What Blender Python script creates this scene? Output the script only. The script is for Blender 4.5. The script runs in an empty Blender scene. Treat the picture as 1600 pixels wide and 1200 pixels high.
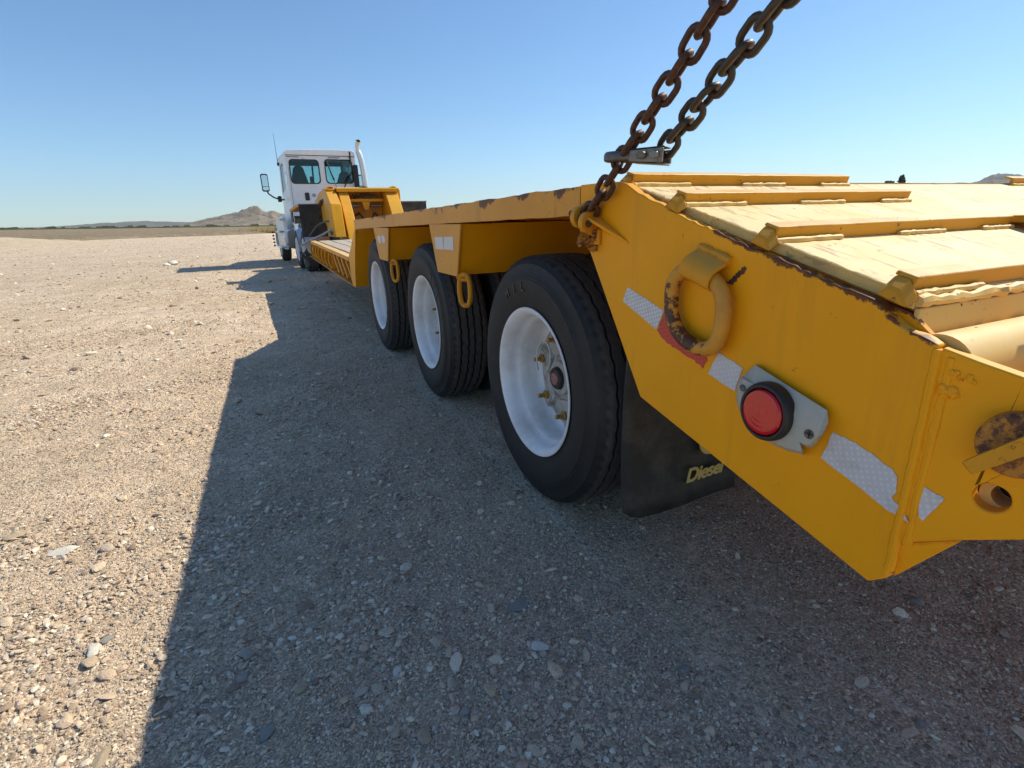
import bpy, bmesh, math, random
import numpy as np
from mathutils import Vector, Matrix, Euler
from mathutils.geometry import tessellate_polygon
R_ = math.radians
rnd = random.Random(7)
sc = bpy.context.scene
C = sc.collection

# ------------------------------------------------------------------ camera
EYE = Vector((0.0, 0.0, 1.21))
cam_d = bpy.data.cameras.new('camera')
cam = bpy.data.objects.new('camera', cam_d); C.objects.link(cam)
right = Vector((0.90423422, -0.42619613, -0.02678296))
down = Vector((-0.15275214, -0.2642416, -0.95228313))
fwd = Vector((0.39878221, 0.86517815, -0.30403867))
M = Matrix((right, -down, -fwd)).transposed().to_4x4(); M.translation = EYE
cam.matrix_world = M
cam_d.sensor_width = 36.0; cam_d.lens = 18.27
cam_d.clip_start = 0.05; cam_d.clip_end = 30000
sc.camera = cam

# ------------------------------------------------------------------ sky, sun, exposure
SUN_EL = R_(44.3)
SUN_AZ = R_(88.0)          # clockwise from +Y towards +X
w = bpy.data.worlds.new('World'); sc.world = w; w.use_nodes = True
nt = w.node_tree; nt.nodes.clear()
sky = nt.nodes.new('ShaderNodeTexSky'); sky.sky_type = 'NISHITA'; sky.sun_disc = False
sky.sun_elevation = SUN_EL; sky.sun_rotation = SUN_AZ
sky.altitude = 100; sky.air_density = 1.0; sky.dust_density = 0.15; sky.ozone_density = 3.0
bg = nt.nodes.new('ShaderNodeBackground'); bg.inputs['Strength'].default_value = 0.0500
wo = nt.nodes.new('ShaderNodeOutputWorld')
wb = nt.nodes.new('ShaderNodeMix'); wb.data_type = 'RGBA'; wb.blend_type = 'MULTIPLY'; wb.inputs[0].default_value = 1.0
wb.inputs[7].default_value = (0.80, 1.0, 1.16, 1.0)          # daylight white balance of the camera
# soft shoulder: the bright rim of the sky is rolled off as the photograph's own tone curve does
sh = nt.nodes.new('ShaderNodeVectorMath'); sh.operation = 'MULTIPLY_ADD'; sh.inputs[1].default_value = (0.025,) * 3; sh.inputs[2].default_value = (1.0,) * 3
dv = nt.nodes.new('ShaderNodeVectorMath'); dv.operation = 'DIVIDE'
gn = nt.nodes.new('ShaderNodeVectorMath'); gn.operation = 'SCALE'; gn.inputs['Scale'].default_value = 1.09
nt.links.new(sky.outputs[0], sh.inputs[0]); nt.links.new(sky.outputs[0], dv.inputs[0]); nt.links.new(sh.outputs[0], dv.inputs[1])
nt.links.new(dv.outputs[0], gn.inputs[0]); nt.links.new(gn.outputs[0], wb.inputs[6]); nt.links.new(wb.outputs[2], bg.inputs[0]); nt.links.new(bg.outputs[0], wo.inputs[0])
sun_d = bpy.data.lights.new('sun', 'SUN'); sun_d.energy = 2.1; sun_d.angle = R_(0.53); sun_d.color = (1.0, 0.92, 0.75)
sun = bpy.data.objects.new('sun', sun_d); C.objects.link(sun)
sdir = Vector((math.sin(SUN_AZ) * math.cos(SUN_EL), math.cos(SUN_AZ) * math.cos(SUN_EL), math.sin(SUN_EL)))
sun.rotation_euler = sdir.to_track_quat('Z', 'Y').to_euler()
sun.location = (20, 4, 25)
vs = sc.view_settings
vs.view_transform = 'Standard'; vs.look = 'None'; vs.gamma = 1.0; vs.use_curve_mapping = False; vs.exposure = 1.45

# ------------------------------------------------------------------ material helpers
class NT:
    def __init__(s, name):
        s.m = bpy.data.materials.new(name); s.m.use_nodes = True
        s.t = s.m.node_tree; s.t.nodes.clear()
        s.out = s.n('ShaderNodeOutputMaterial'); s.p = s.n('ShaderNodeBsdfPrincipled')
        s.l(s.p.outputs[0], s.out.inputs['Surface'])
    def n(s, t, **kw):
        o = s.t.nodes.new(t)
        for k, v in kw.items(): setattr(o, k, v)
        return o
    def l(s, a, b): s.t.links.new(a, b)
    def set(s, sock, v):
        if hasattr(v, 'is_output'): s.l(v, sock)
        elif isinstance(v, (tuple, list)) and len(v) == 3 and sock.type == 'RGBA': sock.default_value = (*v, 1)
        else: sock.default_value = v
    def coord(s, kind='Object'): return s.n('ShaderNodeTexCoord').outputs[kind]
    def mapping(s, v, scale=(1, 1, 1), loc=(0, 0, 0), rot=(0, 0, 0)):
        m = s.n('ShaderNodeMapping'); s.l(v, m.inputs[0])
        m.inputs['Scale'].default_value = scale; m.inputs['Location'].default_value = loc; m.inputs['Rotation'].default_value = rot
        return m.outputs[0]
    def noise(s, v, scale, detail=6, rough=0.6, dist=0.0, col=False):
        n = s.n('ShaderNodeTexNoise'); s.l(v, n.inputs['Vector'])
        n.inputs['Scale'].default_value = scale; n.inputs['Detail'].default_value = detail
        n.inputs['Roughness'].default_value = rough; n.inputs['Distortion'].default_value = dist
        return n.outputs['Color' if col else 'Fac']
    def voro(s, v, scale, feature='F1', out='Distance', rand=1.0):
        n = s.n('ShaderNodeTexVoronoi', feature=feature); s.l(v, n.inputs['Vector'])
        n.inputs['Scale'].default_value = scale; n.inputs['Randomness'].default_value = rand
        return n.outputs[out]
    def math(s, op, a, b=0.0, c=0.0, clamp=False):
        n = s.n('ShaderNodeMath', operation=op, use_clamp=clamp)
        for i, v in enumerate((a, b, c)): s.set(n.inputs[i], v)
        return n.outputs[0]
    def ramp(s, f, stops, interp='LINEAR'):
        r = s.n('ShaderNodeValToRGB'); s.l(f, r.inputs[0]); cr = r.color_ramp; cr.interpolation = interp
        while len(cr.elements) < len(stops): cr.elements.new(0.5)
        for e, (p, c) in zip(cr.elements, stops):
            e.position = p; e.color = (c, c, c, 1) if not isinstance(c, (tuple, list)) else (*c, 1)
        return r.outputs[0]
    def step(s, f, a, b):
        r = s.n('ShaderNodeMapRange'); r.clamp = True
        s.set(r.inputs[0], f); r.inputs[1].default_value = a; r.inputs[2].default_value = b
        return r.outputs[0]
    def mix(s, f, a, b, mode='MIX'):
        m = s.n('ShaderNodeMix', data_type='RGBA', blend_type=mode)
        s.set(m.inputs[0], f); s.set(m.inputs[6], a); s.set(m.inputs[7], b)
        return m.outputs[2]
    def bump(s, h, strength=0.5, dist=0.01, normal=None):
        b = s.n('ShaderNodeBump'); b.inputs['Strength'].default_value = strength; b.inputs['Distance'].default_value = dist
        s.l(h, b.inputs['Height'])
        if normal is not None: s.l(normal, b.inputs['Normal'])
        return b.outputs[0]
    def fin(s, col=None, rough=None, metal=None, normal=None, **kw):
        if col is not None: s.set(s.p.inputs['Base Color'], col)
        if rough is not None: s.set(s.p.inputs['Roughness'], rough)
        if metal is not None: s.set(s.p.inputs['Metallic'], metal)
        if normal is not None: s.l(normal, s.p.inputs['Normal'])
        for k, v in kw.items(): s.set(s.p.inputs[k.replace('_', ' ')], v)
        return s.m

def edge_mask(n, radius=0.008):
    b = n.n('ShaderNodeBevel', samples=4); b.inputs['Radius'].default_value = radius
    g = n.n('ShaderNodeNewGeometry')
    d = n.n('ShaderNodeVectorMath', operation='DOT_PRODUCT'); n.l(b.outputs[0], d.inputs[0]); n.l(g.outputs['Normal'], d.inputs[1])
    return n.math('SUBTRACT', 1.0, d.outputs['Value'])

RUST = ((0.0, (0.035, 0.014, 0.009)), (0.45, (0.085, 0.03, 0.015)), (1.0, (0.20, 0.075, 0.03)))
def yellow(name, base=(0.90, 0.375, 0.006), chips=0.5, edge=True, dust=0.25, dustcol=(0.58, 0.42, 0.20), rough=0.42, streak=0.3, eradius=0.009):
    n = NT(name); v = n.coord()
    big = n.noise(v, 1.6, 5, 0.6); mid = n.noise(v, 14, 6, 0.65)
    col = n.mix(n.step(big, 0.35, 0.7), base, tuple(c * k for c, k in zip(base, (0.88, 0.84, 0.8))))
    st = n.noise(n.mapping(v, (9, 9, 0.9)), 1.5, 5, 0.65)
    col = n.mix(n.math('MULTIPLY', n.step(st, 0.55, 0.8), streak), col, (0.36, 0.17, 0.03))
    g = n.n('ShaderNodeNewGeometry'); sx = n.n('ShaderNodeSeparateXYZ'); n.l(g.outputs['Normal'], sx.inputs[0])
    up = n.step(sx.outputs['Z'], 0.3, 0.9)
    dn = n.noise(v, 5, 8, 0.7)
    col = n.mix(n.math('MULTIPLY', n.math('MULTIPLY', up, dust), n.step(dn, 0.2, 0.65)), col, dustcol)
    chipn = n.noise(v, 55, 7, 0.72); patch = n.noise(v, 4.5, 4, 0.6)
    cm = n.math('MULTIPLY', n.step(chipn, 0.665 - 0.05 * chips, 0.69 - 0.05 * chips), n.step(patch, 0.52 - 0.06 * chips, 0.60))
    spots = n.math('MULTIPLY', n.step(n.voro(v, 26), 0.10, 0.06), n.step(n.noise(v, 9, 2), 0.6, 0.62))
    cm = n.math('MAXIMUM', cm, n.math('MULTIPLY', spots, chips))
    if edge:
        em = edge_mask(n, eradius)
        ew = n.math('ADD', n.math('MULTIPLY', em, 3.0), n.math('MULTIPLY', n.math('SUBTRACT', n.noise(v, 22, 8, 0.75), 0.5), 2.2))
        em2 = n.math('MULTIPLY', n.step(ew, 0.42 - 0.10 * chips, 0.50 - 0.10 * chips), n.step(em, 0.02, 0.06))
        em2 = n.math('MULTIPLY', em2, n.step(n.noise(v, 3.0, 3), 0.60 - 0.25 * chips, 0.66 - 0.25 * chips))
        cm = n.math('MAXIMUM', cm, em2)
    rust = n.ramp(n.noise(v, 70, 6, 0.7), RUST)
    col = n.mix(cm, col, rust)
    h = n.math('ADD', n.math('MULTIPLY', mid, 0.25), n.math('MULTIPLY', cm, -0.8))
    nb = n.bump(h, 0.25, 0.004)
    rg = n.math('ADD', n.math('MULTIPLY', cm, 0.4), n.math('ADD', rough - 0.08, n.math('MULTIPLY', mid, 0.2)), clamp=True)
    return n.fin(col, rg, 0.0, nb, Specular_IOR_Level=0.2)

def simple(name, col, rough=0.6, metal=0.0, var=0.25, scale=12, bump=0.15, bdist=0.003, dirt=None, dirtamt=0.5, dirt_scale=5):
    n = NT(name); v = n.coord()
    f = n.noise(v, scale, 6, 0.65)
    c = n.mix(n.step(f, 0.3, 0.72), tuple(x * (1 - var) for x in col), tuple(min(1, x * (1 + var * 0.6)) for x in col))
    if dirt:
        c = n.mix(n.math('MULTIPLY', n.step(n.noise(v, dirt_scale, 7, 0.7), 0.45, 0.7), dirtamt), c, dirt)
    return n.fin(c, rough, metal, n.bump(n.noise(v, scale * 5, 5, 0.7), bump, bdist))

def rusty(name, base, amt=0.5, metal=0.3, rough=0.7):
    n = NT(name); v = n.coord('Generated'); v = n.coord()
    f = n.noise(v, 45, 8, 0.75)
    r = n.ramp(n.noise(v, 110, 6, 0.7), ((0, (0.035, 0.017, 0.012)), (0.5, (0.10, 0.042, 0.024)), (1, (0.28, 0.115, 0.05))))
    c = n.mix(n.step(f, 0.62 - 0.3 * amt, 0.70 - 0.25 * amt), base, r)
    return n.fin(c, rough, metal, n.bump(n.noise(v, 260, 5, 0.7), 0.4, 0.002))

# ---- paints and metals
Y = yellow('yellow_paint', chips=0.30)
Yd = yellow('yellow_paint_side', chips=0.24, streak=0.16, eradius=0.011)
def edge_rusted(name, a, b, span, cap=None, **kw):
    m = yellow(name, **kw)
    n = NT.__new__(NT); n.m = m; n.t = m.node_tree
    v = n.coord(); sx = n.n('ShaderNodeSeparateXYZ'); n.l(v, sx.inputs[0])
    # bare metal along the knocked upper edge, thinning downwards
    inset = n.math('SUBTRACT', n.math('ADD', n.math('MULTIPLY', sx.outputs[1], b), a), sx.outputs[2])
    if cap: inset = n.math('MINIMUM', inset, n.math('SUBTRACT', cap, sx.outputs[2]))
    nz = n.noise(n.mapping(v, (1, 14, 24)), 1.0, 8, 0.75); pz = n.noise(v, 5.0, 3, 0.6); fz = n.noise(v, 42, 8, 0.8)
    reach = n.math('ADD', n.math('MULTIPLY', n.step(pz, .50, .66), .42), n.math('SUBTRACT', n.math('MULTIPLY', n.math('SUBTRACT', fz, .5), 1.1), .03))
    edge = n.step(n.math('SUBTRACT', n.math('MULTIPLY', reach, span), inset), .004, .007)
    sp = n.math('MULTIPLY', n.step(n.noise(n.mapping(v, (1, 34, 16)), 1.0, 6, .7), .665, .69), n.math('MULTIPLY', n.step(n.noise(v, 8, 2), .50, .54), n.step(inset, .20, .05)))
    cm = n.math('MAXIMUM', edge, sp)
    p = [x for x in n.t.nodes if x.type == 'BSDF_PRINCIPLED'][0]
    old = p.inputs['Base Color'].links[0].from_socket
    cm = n.math('MULTIPLY', cm, n.step(n.noise(v, 30, 6, .8), .30, .36)); n.l(n.mix(cm, old, n.ramp(n.noise(v, 60, 7, .75), ((0, (.07, .025, .012)), (.5, (.15, .052, .022)), (.75, (.28, .11, .035)), (1, (.48, .22, .05))))), p.inputs['Base Color'])
    return m
YP = edge_rusted('panel_paint', .8584, .352, .038, 1.301, chips=0.24, streak=0.28, edge=False)
Yrail = edge_rusted('rail_paint', 1.3185, -.0150, .085, None, chips=0.8, base=(0.74, 0.33, 0.04), streak=0.55, edge=False, dust=.5)
Yold = yellow('yellow_paint_old', chips=0.5, base=(0.66, 0.29, 0.015), streak=0.6)
Ytop = yellow('faded_deck_paint', base=(0.78, 0.50, 0.15), chips=0.75, edge=False, dust=0.9, dustcol=(0.80, 0.63, 0.37), rough=0.6, streak=0.0)
def scuffed(name, **kw):
    m = yellow(name, **kw); n = NT.__new__(NT); n.m = m; n.t = m.node_tree; v = n.coord()
    a = n.step(n.noise(n.mapping(v, (9, 2.2, 4), rot=(0, 0, R_(14))), 1.6, 8, .78), .53, .58)
    b = n.step(n.noise(v, 2.3, 4, .6), .50, .62)
    c = n.step(n.noise(n.mapping(v, (26, 4, 8), rot=(0, 0, R_(-9))), 1.6, 6, .7), .58, .62)
    f = n.math('MULTIPLY', n.math('MAXIMUM', n.math('MULTIPLY', a, b), n.math('MULTIPLY', c, .7)), .85)
    p = [x for x in n.t.nodes if x.type == 'BSDF_PRINCIPLED'][0]; old = p.inputs['Base Color'].links[0].from_socket
    dull = n.mix(n.noise(v, 3.0, 6, .7), (.30, .20, .12), (.16, .12, .09))
    n.l(n.mix(f, old, dull), p.inputs['Base Color']); return m
Ydeck = scuffed('scuffed_deck_paint', base=(0.80, 0.52, 0.17), chips=0.75, edge=False, dust=0.95, dustcol=(0.82, 0.66, 0.40), rough=0.6, streak=0.0)
Ybar = yellow('bar_paint', base=(0.72, 0.33, 0.02), chips=0.8, dust=0.8, dustcol=(0.78, 0.62, 0.36), eradius=0.006)
Yring = yellow('ring_paint', base=(0.68, 0.30, 0.018), chips=1.5, edge=False, streak=0.5)
Yneck = yellow('gooseneck_paint', base=(0.74, 0.36, 0.02), chips=0.7, streak=0.7, edge=False, dust=0.3)
RUSTM = rusty('dark_rust', (0.05, 0.02, 0.012), 0.9, 0.1, 0.85)
RUSTY = rusty('rust_over_yellow', (0.50, 0.21, 0.025), 0.55, 0.1, 0.7)
CH1 = rusty('rusty_chain_steel', (0.060, 0.036, 0.028), 0.75, 0.35, 0.55)
CH2 = rusty('dark_chain_steel', (0.065, 0.054, 0.040), 0.34, 0.45, 0.48)
STEEL = simple('forged_steel', (0.16, 0.15, 0.13), 0.45, 0.7, 0.4, 30, 0.3)
GALV = simple('worn_plate_steel', (0.28, 0.26, 0.23), 0.5, 0.5, 0.4, 40, 0.2, dirt=(0.10, 0.06, 0.04), dirtamt=0.6, dirt_scale=30)
WHITE = simple('white_rim_paint', (0.84, 0.84, 0.84), 0.38, 0, 0.06, 6, 0.05, dirt=(0.46, 0.38, 0.29), dirtamt=0.5)
DIRTYW = simple('dirty_white_hub', (0.50, 0.47, 0.42), 0.55, 0, 0.25, 14, 0.2, dirt=(0.16, 0.09, 0.045), dirtamt=0.9, dirt_scale=13)
BRASS = simple('yellow_nut_metal', (0.42, 0.24, 0.05), 0.45, 0.5, 0.4, 40)
BLACKP = simple('black_plastic', (0.018, 0.018, 0.018), 0.5, 0, 0.2, 20, 0.1)
GREYP = simple('grey_housing_plastic', (0.44, 0.43, 0.36), 0.5, 0, 0.08, 9, 0.08, dirt=(0.34, 0.29, 0.20), dirtamt=0.4, dirt_scale=7)
CABW = simple('white_cab_paint', (0.80, 0.83, 0.84), 0.32, 0, 0.05, 3, 0.02, dirt=(0.55, 0.54, 0.50), dirtamt=0.3, dirt_scale=2)
CHROME = simple('chrome', (0.72, 0.74, 0.76), 0.18, 1.0, 0.05, 8, 0.02)
ALU = simple('aluminium_tank', (0.60, 0.61, 0.62), 0.28, 1.0, 0.1, 8, 0.05)
DARK = simple('dark_underbody', (0.035, 0.03, 0.028), 0.8, 0.0, 0.4, 8, 0.3)
SEATM = simple('dark_seat_fabric', (0.02, 0.022, 0.026), 0.85, 0, 0.3, 20)
HOSEW = simple('pale_hose', (0.55, 0.52, 0.46), 0.5)
HOSED = simple('dark_hose', (0.10, 0.10, 0.10), 0.5)
FLAP = simple('black_rubber_flap', (0.022, 0.022, 0.020), 0.62, 0, 0.3, 9, 0.2, 0.003, dirt=(0.10, 0.085, 0.065), dirtamt=0.75, dirt_scale=6)
LETTER = simple('flap_print', (0.62, 0.46, 0.14), 0.6, 0, 0.2, 40)
MUD = simple('grease_dirt', (0.07, 0.05, 0.04), 0.7, 0, 0.5, 10, 0.4)

def rubber():
    n = NT('tyre_rubber'); v = n.coord()
    f = n.noise(v, 7, 7, 0.7)
    c = n.mix(n.step(f, 0.35, 0.75), (0.008, 0.008, 0.008), (0.021, 0.020, 0.019))
    sx = n.n('ShaderNodeSeparateXYZ'); n.l(v, sx.inputs[0])
    rr = n.math('SQRT', n.math('ADD', n.math('MULTIPLY', sx.outputs[1], sx.outputs[1]), n.math('MULTIPLY', sx.outputs[2], sx.outputs[2])))
    tread = n.step(rr, 0.513, 0.521)
    c = n.mix(n.math('MULTIPLY', tread, n.math('ADD', n.math('MULTIPLY', n.step(n.noise(v, 30, 6, 0.7), 0.3, 0.7), .6), .4)), c, (0.10, 0.092, 0.082))
    scuff = n.step(n.noise(n.mapping(v, (2, 6, 6)), 5, 8, 0.75), 0.56, 0.72)
    c = n.mix(n.math('MULTIPLY', scuff, 0.35), c, (0.075, 0.07, 0.065))
    rings = n.math('SINE', n.math('MULTIPLY', rr, 420.0))
    h = n.math('ADD', n.math('MULTIPLY', rings, 0.22), n.noise(v, 90, 5, 0.7))
    return n.fin(c, 0.66, 0, n.bump(h, 0.25, 0.002))
RUB = rubber()

def tape(name, base, dots=True):
    n = NT(name); v = n.coord()
    m = n.mapping(v, (1, 1, 1), (0, 0, 0), (R_(20), 0, 0))
    d = n.voro(m, 95, rand=0.0)
    f = n.step(d, 0.42, 0.30)
    c = n.mix(n.math('MULTIPLY', f, 0.75 if dots else 0.3), base, tuple(min(1, x * 1.45 + 0.05) for x in base))
    c = n.mix(n.math('MULTIPLY', n.step(n.noise(v, 24, 7, 0.75), 0.5, 0.72), 0.5), c, tuple(x * k_ for x, k_ in zip(base, (.66, .60, .50))))
    return n.fin(c, 0.35, 0.0, n.bump(n.noise(v, 120, 4), 0.15, 0.001))
TAPEW = tape('silver_tape', (0.52, 0.53, 0.54)); TAPEW2 = tape('silver_tape_plain', (0.54, 0.55, 0.57), False)
TAPER = tape('red_tape', (0.50, 0.035, 0.025), False)

def lens_mat():
    n = NT('red_lens'); v = n.coord()
    return n.fin((0.58, 0.003, 0.010), 0.18, 0.0, None, Coat_Weight=0.5)
LENS = lens_mat()
def glass():
    n = NT('tinted_glass'); tr = n.n('ShaderNodeBsdfTransparent'); tr.inputs[0].default_value = (0.72, 0.86, 0.86, 1)
    gl = n.n('ShaderNodeBsdfGlossy'); gl.inputs['Roughness'].default_value = 0.03
    fr = n.n('ShaderNodeFresnel'); fr.inputs[0].default_value = 1.45
    mx = n.n('ShaderNodeMixShader'); n.l(fr.outputs[0], mx.inputs[0]); n.l(tr.outputs[0], mx.inputs[1]); n.l(gl.outputs[0], mx.inputs[2])
    n.l(mx.outputs[0], n.out.inputs['Surface']); return n.m
GLASS = glass()
MIRROR = simple('mirror_glass', (0.6, 0.65, 0.68), 0.04, 1.0, 0.02, 3, 0.0)

def wood():
    n = NT('weathered_plank'); v = n.coord()
    oi = n.n('ShaderNodeObjectInfo')
    m = n.mapping(v, (26, 1.2, 8)); g = n.noise(m, 2.0, 7, 0.7)
    c = n.ramp(g, ((0.25, (0.30, 0.25, 0.18)), (0.55, (0.52, 0.46, 0.36)), (0.8, (0.62, 0.57, 0.46))))
    c = n.mix(n.math('MULTIPLY', oi.outputs['Random'], 0.35), c, (0.30, 0.23, 0.15))
    return n.fin(c, 0.8, 0, n.bump(g, 0.4, 0.004))
WOOD = wood()

# ---- ground
def gravel_mat():
    n = NT('gravel_ground'); v = n.coord()
    big = n.noise(v, 0.35, 5, 0.6); mid = n.noise(v, 2.2, 7, 0.7); fine = n.noise(v, 60, 8, 0.8)
    m = n.mapping(v, (0.25, 1.0, 1.0), (0, 0, 0), (0, 0, R_(8)))
    strk = n.noise(m, 0.9, 6, 0.65)
    c = n.mix(n.step(mid, 0.3, 0.72), (0.63, 0.48, 0.335), (0.86, 0.68, 0.49))
    c = n.mix(n.math('MULTIPLY', n.step(strk, 0.48, 0.75), 0.35), c, (0.90, 0.68, 0.45))
    c = n.mix(n.math('MULTIPLY', n.step(big, 0.40, 0.66), 0.75), c, (0.54, 0.375, 0.22))
    # far ground painted darker and browner, for the small stone shadows missing there
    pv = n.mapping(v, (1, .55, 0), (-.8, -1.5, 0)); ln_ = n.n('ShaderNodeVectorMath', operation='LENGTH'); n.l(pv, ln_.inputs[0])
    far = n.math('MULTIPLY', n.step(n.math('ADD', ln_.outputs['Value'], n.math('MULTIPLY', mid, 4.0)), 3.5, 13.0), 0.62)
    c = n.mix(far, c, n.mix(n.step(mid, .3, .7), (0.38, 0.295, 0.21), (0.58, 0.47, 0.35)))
    # tyre-rolled dust tracks along the trailer
    trk = n.noise(n.mapping(v, (6.0, 0.30, 1)), 1.4, 5, 0.65)
    sx = n.n('ShaderNodeSeparateXYZ'); n.l(v, sx.inputs[0])
    band = n.math('MULTIPLY', n.step(sx.outputs[0], 0.45, 1.0), n.step(sx.outputs[0], 3.6, 2.2))
    c = n.mix(n.math('MULTIPLY', band, n.math('MULTIPLY', n.step(trk, 0.47, 0.60), 0.75)), c, (0.80, 0.66, 0.49))
    v1 = n.voro(v, 150, out='Color'); v1d = n.voro(v, 150); sv = n.n('ShaderNodeSeparateColor'); n.l(v1, sv.inputs[0])
    c = n.mix(0.75, c, n.mix(1.0, c, n.ramp(sv.outputs[0], ((0, 0.66), (0.6, 1.15), (0.92, 1.45), (1, 2.0))), 'MULTIPLY'))
    v2 = n.voro(v, 48, out='Color'); v2d = n.voro(v, 48); s2 = n.n('ShaderNodeSeparateColor'); n.l(v2, s2.inputs[0])
    peb = n.math('MULTIPLY', n.step(s2.outputs[1], 0.62, 0.66), n.step(v2d, 0.55, 0.40))
    c = n.mix(n.math('MULTIPLY', peb, 0.75), c, n.ramp(s2.outputs[0], ((0, (0.38, 0.30, 0.22)), (0.5, (0.62, 0.49, 0.36)), (1, (0.85, 0.70, 0.52)))))
    c = n.mix(0.6, c, n.mix(1.0, c, n.ramp(fine, ((0.25, 0.55), (0.5, 1.08), (0.75, 1.7))), 'MULTIPLY'))
    # coarser breakup for the distance
    v3 = n.noise(v, 5, 9, 0.9)
    c = n.mix(0.5, c, n.mix(1.0, c, n.ramp(v3, ((0.3, 0.35), (0.5, 1.0), (0.7, 1.8))), 'MULTIPLY'))
    h = n.math('ADD', n.math('MULTIPLY', n.math('SUBTRACT', 1.0, v1d), 0.35), n.math('MULTIPLY', n.math('MULTIPLY', n.math('SUBTRACT', 1.0, v2d), n.math('ADD', peb, 0.15)), 0.9))
    h = n.math('ADD', h, n.math('MULTIPLY', fine, 0.4)); h = n.math('ADD', h, n.math('MULTIPLY', v3, 1.2))
    return n.fin(c, 0.95, 0, n.bump(h, 1.0, 0.020), Specular_IOR_Level=0.25)
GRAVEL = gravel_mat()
def stone_mat(name, dark=1.0):
    n = NT(name); v = n.coord(); oi = n.n('ShaderNodeObjectInfo')
    base = n.ramp(oi.outputs['Random'], ((0.0, (0.30, 0.22, 0.16)), (0.2, (0.62, 0.47, 0.325)), (0.4, (0.58, 0.47, 0.36)), (0.58, (0.78, 0.61, 0.425)), (0.72, (0.63, 0.455, 0.325)), (0.86, (0.84, 0.70, 0.52)), (1.0, (0.92, 0.82, 0.66))))
    f = n.noise(v, 3.0, 7, 0.75)
    c = n.mix(1.0, base, n.ramp(f, ((0.25, 0.75), (0.5, 1.1), (0.75, 1.35))), 'MULTIPLY')
    return n.fin(c, 0.9, 0, n.bump(f, 0.5, 0.1), Specular_IOR_Level=0.3)
STONE = stone_mat('pebble_stone')
def rock_mat(name, col):
    n = NT(name); v = n.coord()
    f = n.noise(v, 45, 8, 0.75); f2 = n.noise(v, 160, 5, 0.7)
    c = n.mix(n.step(f, 0.32, 0.7), tuple(x * 0.72 for x in col), tuple(x * 1.15 for x in col))
    c = n.mix(n.math('MULTIPLY', n.step(f2, 0.55, 0.7), 0.4), c, tuple(x * 0.5 for x in col))
    return n.fin(c, 0.9, 0, n.bump(n.math('ADD', f, n.math('MULTIPLY', f2, 0.4)), 0.6, 0.006))
ROCKS = {'pale': rock_mat('pale_rock', (0.80, 0.74, 0.63)), 'grey': rock_mat('grey_rock', (0.42, 0.385, 0.335)), 'dark': rock_mat('dark_rock', (0.15, 0.125, 0.11)),
         'tan': rock_mat('tan_rock', (0.52, 0.41, 0.27)), 'pink': rock_mat('reddish_rock', (0.36, 0.25, 0.195)), 'blue': rock_mat('bluish_rock', (0.36, 0.335, 0.295))}

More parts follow.
